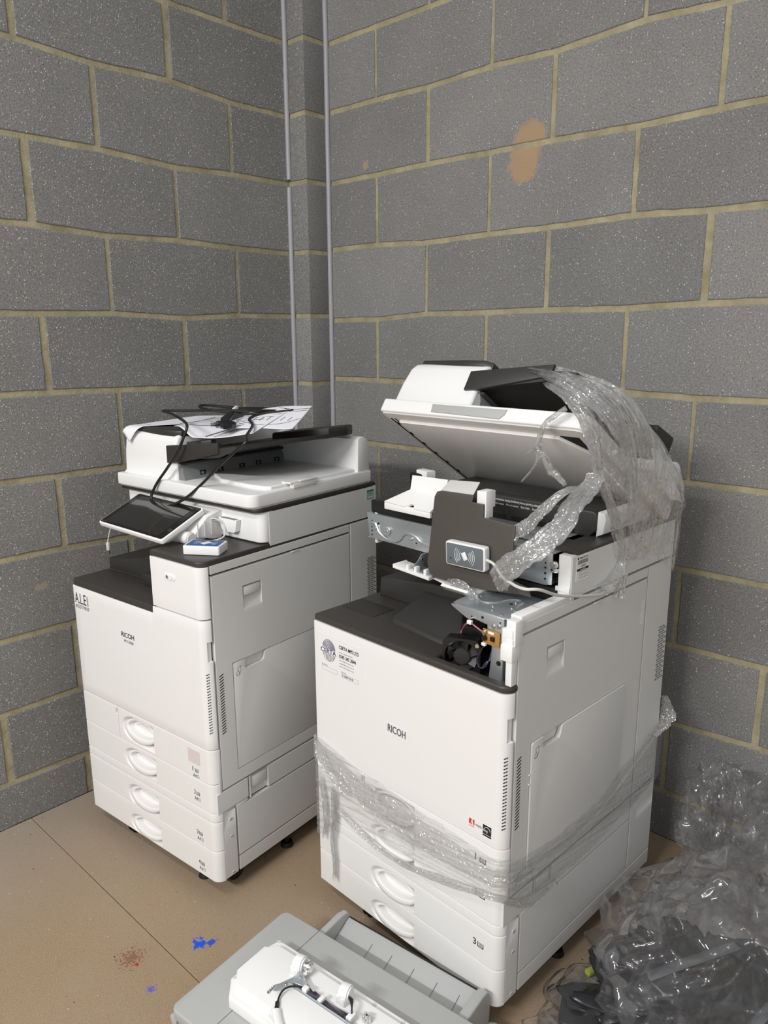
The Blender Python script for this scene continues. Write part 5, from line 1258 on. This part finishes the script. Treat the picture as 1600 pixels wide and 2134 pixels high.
strand('ridge_bunch', [(-.12, .265, 1.325), (-.055, .236, 1.305), (-.008, .225, 1.272), (.010, .238, 1.225), (.012, .262, 1.165), (.006, .275, 1.135)], .017, W2, flat=.45, seed=3, taper=lambda t: .5+.7*math.sin(t*math.pi), n=34)
strand('twisted_strand', [(.008, .262, 1.150), (.006, .235, 1.128), (.004, .190, 1.104), (.006, .150, 1.070), (-.015, .110, 1.034), (-.050, .092, 1.002), (-.085, .092, .966), (-.100, .095, .945)], .0185, W2, flat=.55, seed=5, taper=lambda t: .8+.55*t, n=36)
strand('twisted_strand', [(.000, .225, 1.130), (-.010, .175, 1.128), (-.040, .150, 1.092), (-.066, .142, 1.060), (-.095, .132, 1.034)], .0115, W2, flat=.5, seed=7, taper=lambda t: .6+.9*t, n=30)
strand('twisted_strand', [(.010, .262, 1.165), (.018, .283, 1.115), (.020, .312, 1.070), (.018, .350, 1.015), (.014, .376, .972), (.012, .390, .942), (.012, .386, .905), (.012, .376, .868)], .0165, W2, flat=.5, seed=13, taper=lambda t: .9-.35*t+1.2*max(0, t-.72), n=34)
strand('fanned_end', [(.012, .300, .902), (.012, .330, .912), (.012, .368, .930), (.012, .388, .948)], .015, W2, flat=.4, seed=15, taper=lambda t: 1.3-.8*t)
strand('thin_tail', [(-.040, .215, 1.285), (-.055, .205, 1.272), (-.080, .200, 1.248), (-.088, .198, 1.210), (-.088, .198, 1.185), (-.100, .198, 1.160), (-.126, .198, 1.130)], .0085, W2, flat=.5, seed=17, taper=lambda t: 1.0-.85*max(0, t-.45)*1.8+.15, n=18)
strand('thin_tail', [(-.088, .198, 1.200), (-.070, .198, 1.182), (-.056, .198, 1.160), (-.036, .198, 1.148), (-.024, .198, 1.136)], .011, W2, flat=.5, seed=19, taper=lambda t: .6+.6*math.sin(t*3.1), n=18)
strand('thin_tail', [(-.086, .198, 1.205), (-.100, .198, 1.198), (-.118, .198, 1.186)], .008, W2, flat=.5, seed=21, n=16, taper=lambda t: 1-.7*t)
film_sheet('film_wisp', [[(-.52, .66, 1.12), (-.47, .66, 1.14), (-.42, .66, 1.13)], [(-.53, .65, 1.06), (-.47, .655, 1.07), (-.41, .65, 1.06)], [(-.54, .64, 1.00), (-.47, .645, 1.00), (-.40, .64, 1.00)]], 40, 40, W2, FILM, amp=.012, fu=9, fv=5, seed=31)
strand('crumpled_scrap', [(-.240, .108, .905), (-.215, .106, .912), (-.190, .104, .905), (-.165, .100, .896), (-.150, .095, .884)], .0115, W2, flat=.7, seed=23, n=26)
# film under which a white card is caught at the back of the lid
cd = empty('folded_card', tuple(world2(.02, .58, 1.08)), -2.5, 'limp white sheet caught under the film behind the raised lid', 'paper')
Cc = [[(.0, .500, 1.180), (-.01, .56, 1.165), (-.02, .60, 1.13)], [(.012, .520, 1.110), (.012, .59, 1.095), (.004, .64, 1.07)], [(.018, .575, 1.055), (.016, .62, 1.045), (.010, .655, 1.035)]]
G = catgrid(Cc, 16, 16); mb = MB(); nc = len(G[0]); mb.raw([p for r in G for p in r], [[j*nc+i, j*nc+i+1, (j+1)*nc+i+1, (j+1)*nc+i] for j in range(len(G)-1) for i in range(nc-1)]); k_ = put_local(mb, 'sheet', PAPER, C2, cd)
sd = k_.modifiers.new('thickness', 'SOLIDIFY'); sd.thickness = .001

# ================================================================== grey cover unit on the floor with the removed panel frame on it
U = empty('removed_cover', (.974, -1.017, 0), 6, 'large light grey plastic cover lying on the floor in front of the drawers', 'plastic cover')
m = MB()
pl = [(.0, -.285), (.0, -.022), (.006, -.006), (.020, .0), (.520, .0), (.520, -.560), (.10, -.560), (.0, -.300)]
pl = rr(0, .525, -.33, 0, .018, 6)
m.prism(pl, .096, .120, bev=.004, seg=3); top_ = m.build('top_shell', COVERG, U)
m = MB(); m.prism([(.004, -.325), (.004, -.012), (.107, -.004), (.107, -.325)], .0005, .098, bev=.003); m.prism([(.108, -.325), (.108, -.006), (.519, -.006), (.519, -.325)], .0005, .098, bev=.003); m.build('side_shell', COVERG, U)
m = MB(); m.box(.1066, .1074, -.329, -.0015, .1185, .1204, bev=0); m.build('seam', SEAM, top_)
m = MB(); m.prism([(.012, .060), (-.002, .094), (.0, .100), (.02, .1)], -.33, -.30, axis='y', bev=.001); m.build('edge_lip', COVERG, U)
# sunken rear panel between two rounded cheeks
prof = [(-.02, .052), (.012, .056), (.040, .064), (.070, .078), (.090, .088), (.0985, .0895), (.103, .085), (.104, .070), (.103, .030), (.100, .002), (-.02, .002)]
m = MB(); m.prism([(y, z) for y, z in prof], .112, .462, axis='x', bev=.0015, seg=2); rp = m.build('rear_panel', COVERG, U)
ck_ = [(-.02, .105), (.030, .106), (.075, .108), (.096, .102), (.104, .090), (.1055, .070), (.103, .030), (.098, .001), (-.02, .001)]
for x0, x1 in ((.094, .111), (.463, .486)):
    m = MB(); m.prism(ck_, x0, x1, axis='x', bev=.004, seg=3); m.build('end_cheek', COVERG, U)
m = MB()
for x in (.20, .255, .315, .375, .43):
    m.raw([(x, .018, .0595), (x+.0008, .018, .0595), (x+.0008, .072, .0805), (x, .072, .0805)], [[0, 1, 2, 3]])
m.build('score_lines', CORE, rp)
m = MB(); m.box(.114, .460, .0965, .0995, .0890, .0912, bev=0); m.build('edge_gap', SEAM, rp)

K = empty('removed_control_panel', (.974, -1.017, .1205), 6, 'white control panel housing with exposed wiring, lying face down on the grey cover', 'control panel')
m = MB(); m.prism([(.066, -.135), (.074, -.104), (.080, -.097), (.088, -.095), (.515, -.095), (.515, -.262), (.100, -.262), (.068, -.228)], .0, .028, bev=.004, seg=3); hb = m.build('housing', WHITE2, K)
m = MB(); m.prism([(.072, -.136), (.083, -.131), (.090, -.119), (.098, -.115), (.508, -.115), (.508, -.240), (.098, -.240), (.072, -.214)], .027, .040, bev=.003, seg=3); m.build('raised_back', WHITE2, hb)
for (x, y) in ((.080, -.101), (.074, -.222), (.342, -.104), (.411, -.104)):
    m = MB(); m.cyl((x, y, .0275), (x, y, .0290), .0042, n=18); m.build('screw_hole', UNDERG, hb)
for i, (x, y) in enumerate(((.176, -.143), (.296, -.142))):
    m = MB(); m.cyl((x-.008, y+.002, .058), (x+.014, y+.006, .058), .0170, n=32, bev=.003); m.box(x-.010, x+.012, y-.014, y+.016, .039, .060, bev=.003); m.build('hinge_barrel', WHITE2, K)
m = MB(); m.cyl((.188, -.137, .058), (.206, -.134, .058), .0095, n=24, bev=.001); m.cyl((.198, -.135, .058), (.202, -.134, .058), .0125, n=24, bev=.001); m.build('hinge_spring', SCREW, K)
m = MB()
m.prism([(.200, -.128), (.206, -.146), (.198, -.180), (.185, -.212), (.178, -.216), (.176, -.208), (.170, -.204), (.176, -.196), (.186, -.172), (.190, -.150)], .052, .0535, bev=.0005)
m.prism([(.196, -.150), (.232, -.168), (.232, -.1695), (.195, -.178)], .0410, .0530, bev=.0005); m.build('steel_bracket', METAL, K)
for (x, y) in ((.199, -.160), (.188, -.190), (.196, -.139)):
    m = MB(); m.cyl((x, y, .0535), (x, y, .0560), .0030, n=14, bev=.0006); m.build('screw', SCREW, K)
m = MB(); m.prism([(.188, -.186), (.470, -.186), (.470, -.255), (.205, -.255)], .0395, .0530, bev=.002); m.build('circuit_cover', WHITE2, K)
m = MB(); m.prism([(.188, -.1855), (.470, -.1855), (.470, -.1835), (.188, -.1835)], .0395, .0560, bev=.0003); m.build('cover_wall', METAL, K)
m = MB()
y = -.196
for i in range(12): m.raw([(.162+(i % 3)*.0008, y-i*.0018, .0402), (.168-(i % 2)*.002, y-.002-i*.0018, .0402), (.168-(i % 2)*.002, y-.003-i*.0018, .0402), (.158+(i % 3)*.0015, y-.001-i*.0018, .0402)], [[0, 1, 2, 3]])
m.build('printed_code', INKG, K)
wires('black_leads', K, [[(.206, -.158, .046), (.224, -.166, .052), (.246, -.172, .050), (.268, -.176, .048), (.292, -.178, .046), (.315, -.178, .046), (.328, -.170, .048), (.330, -.158, .054), (.318, -.148, .060), (.312, -.143, .060)]], CABLEB, .0016)
wires('wire_bundle', K, [[(.232+.003*i, -.1805+.0018*i, .054+.0015*(i % 3)), (.258, -.178+.002*i, .050), (.284, -.181+.0025*i, .047+.001*(i % 2)), (.310, -.183+.0035*i, .046), (.330+.001*i, -.176+.002*i, .050), (.334, -.163, .055+.001*i), (.322, -.150+.001*i, .060), (.312, -.143, .056+.0012*i)] for i in range(6)], PURPLE, .0012)
m = MB(); m.box(.262, .272, -.184, -.164, .045, .056, bev=.002); m.build('cable_tie', WHITE2, K)
m = MB(); m.box(.224, .236, -.184, -.172, .052, .062, bev=.002); m.build('connector', WHITE2, K)
m = MB(); m.box(.331, .343, -.178, -.160, .046, .056, bev=.001, M=None); m.build('connector', STICKER, K)
m = MB(); m.tube([(.226, -.178, .058), (.210, -.190, .062), (.200, -.205, .062), (.201, -.222, .058), (.212, -.238, .056), (.222, -.250, .056)], .0019, n=8)
m.tube([(.206, -.232, .056), (.214, -.242, .056)], .0042, n=10); m.build('black_lead', CABLEB, K)
m = MB(); m.tube([(.217, -.246, .056), (.240, -.262, .055), (.265, -.275, .054)], .0085, n=16, prof=lambda a, t, i: (1, .7)); m.build('cord_sleeve', WHITE2, K)
m = MB()
for i in range(5): m.cyl((.360+.006*math.cos(i*1.3), -.150+.006*math.sin(i*1.3), .040), (.360+.006*math.cos(i*1.3), -.150+.006*math.sin(i*1.3), .052+.001*i), .0035, n=12, bev=.0006)
m.build('metal_studs', SCREW, K)
# pale cable curled by the front right foot
g = MB(); g.tube([(1.50, -.96, .0035), (1.505, -.90, .0035), (1.482, -.858, .0035), (1.452, -.845, .0035), (1.436, -.862, .0035), (1.448, -.89, .0035), (1.475, -.905, .0035)], .0032, n=10)
tag(g.build('power_lead', CABLEW), 'pale cable curled on the floor under the right front corner of the lid-up photocopier', 'cable')

# ================================================================== crumpled clear bag with dark plastic inside
def crumple(name, c, r, seed, material, parent, amp=.22, freq=4.5, sub=6, flatten=0.0, squash=None, facet=1.0):
    bm = bmesh.new(); bmesh.ops.create_icosphere(bm, subdivisions=sub, radius=1)
    for v in bm.verts:
        p = v.co.normalized(); q = p*freq*.5+Vector((seed, seed*1.7, seed*.3))
        q2 = q+Vector((noise.noise(q*1.3), noise.noise(q*1.3+Vector((7, 0, 0))), noise.noise(q*1.3+Vector((0, 9, 0)))))*.5
        d, pts_ = noise.voronoi(q2)
        e = d[1]-d[0]
        h = 1+amp*(.9*(min(e, .8)-.30)*facet+.55*noise.noise(q*.7)-.75*abs(noise.noise(q2*1.25+Vector((3, 1, 2))))-.42*abs(noise.noise(q2*2.7))+.25)
        s = squash(p) if squash else 1
        w = Vector((p.x*r[0], p.y*r[1], p.z*r[2]))*h*s
        v.co = Vector(c)+w
        if v.co.z < .004: v.co.z = .004+abs(noise.noise(q*3))*.004
    mb = MB(); mb.add(bm); o = mb.build(name, material, parent, sharp=180); return o
B = empty('clear_plastic_bag', (1.80, -.42, 0), 0, 'big crumpled clear plastic bag on the floor against the wall at the right', 'plastic bag')
def mv(o): 
    o.data.transform(Matrix.Translation((-1.80, .42, 0))); return o
def sq(p): return 1-.22*max(0, p.z)*abs(p.x)
mv(crumple('outer_film', (1.835, -.47, .10), (.310, .41, .235), 2.3, FILMBAG, B, amp=.36, freq=3.4, sub=7, squash=sq))
mv(crumple('inner_film', (1.82, -.44, .09), (.25, .34, .17), 8.9, FILMBAG, B, amp=.42, freq=4.2, sub=6))
mv(crumple('loose_neck', (1.66, -.16, .20), (.10, .085, .19), 14.2, FILMBAG, B, amp=.40, freq=4.0, sub=6))
mv(crumple('loose_neck', (1.84, -.17, .20), (.15, .10, .18), 19.6, FILMBAG, B, amp=.40, freq=4.4, sub=6))
mv(crumple('skirt', (1.70, -.72, .035), (.19, .22, .05), 25.1, FILMBAG, B, amp=.26, freq=3.0, sub=6))
D = crumple('black_plastic_sheeting', (1.79, -.585, .045), (.215, .25, .075), 5.7, BAGBLK, None, amp=.55, freq=5.2, sub=6)
tag(D, 'crumpled black plastic sheeting bundled inside the clear bag', 'plastic sheet')
m = MB(); m.prism(rr(-.10, .10, -.052, .052, .02), 0, .028, bev=.008, seg=3, M=Matrix.Translation((1.632, -.700, .012)) @ Matrix.Rotation(R(22), 4, 'Z')); 
db = m.build('dark_plastic_part', BAGBLK); tag(db, 'smooth dark plastic part at the left front end inside the clear bag', 'plastic part')
m = MB(); m.prism(rr(-.016, .016, -.008, .008, .004), 0, .016, bev=.004, M=Matrix.Translation((1.560, -.640, .055)) @ Matrix.Rotation(R(70), 4, 'Z')); tag(m.build('yellow_wrapper', LIME), 'small yellow-green piece of plastic near the left edge inside the clear bag', 'wrapper')
def strip(name, pts, w, label, mm_):
    P_ = smooth(pts, 8); V = []
    for i, p in enumerate(P_):
        t = (P_[min(i+1, len(P_)-1)]-P_[max(0, i-1)]).normalized(); s = t.cross(Vector((0, 0, 1))).normalized(); V += [p-s*w/2, p+s*w/2]
    mb = MB(); mb.raw(V, [[2*i, 2*i+1, 2*i+3, 2*i+2] for i in range(len(P_)-1)]); o = mb.build(name, mm_); sd = o.modifiers.new('thickness', 'SOLIDIFY'); sd.thickness = .0015; return tag(o, label, 'plastic strip', 'grey plastic strips in the clear bag')
strip('plastic_strip', [(1.69, -.66, .150), (1.735, -.60, .168), (1.775, -.53, .172), (1.80, -.47, .165)], .022, 'grey plastic strip in the clear bag, the one nearer the lid-up photocopier', BAGGRY)
strip('plastic_strip', [(1.86, -.74, .140), (1.885, -.66, .160), (1.90, -.58, .165)], .020, 'grey plastic strip in the clear bag, the one nearer the right edge', BAGGRY)
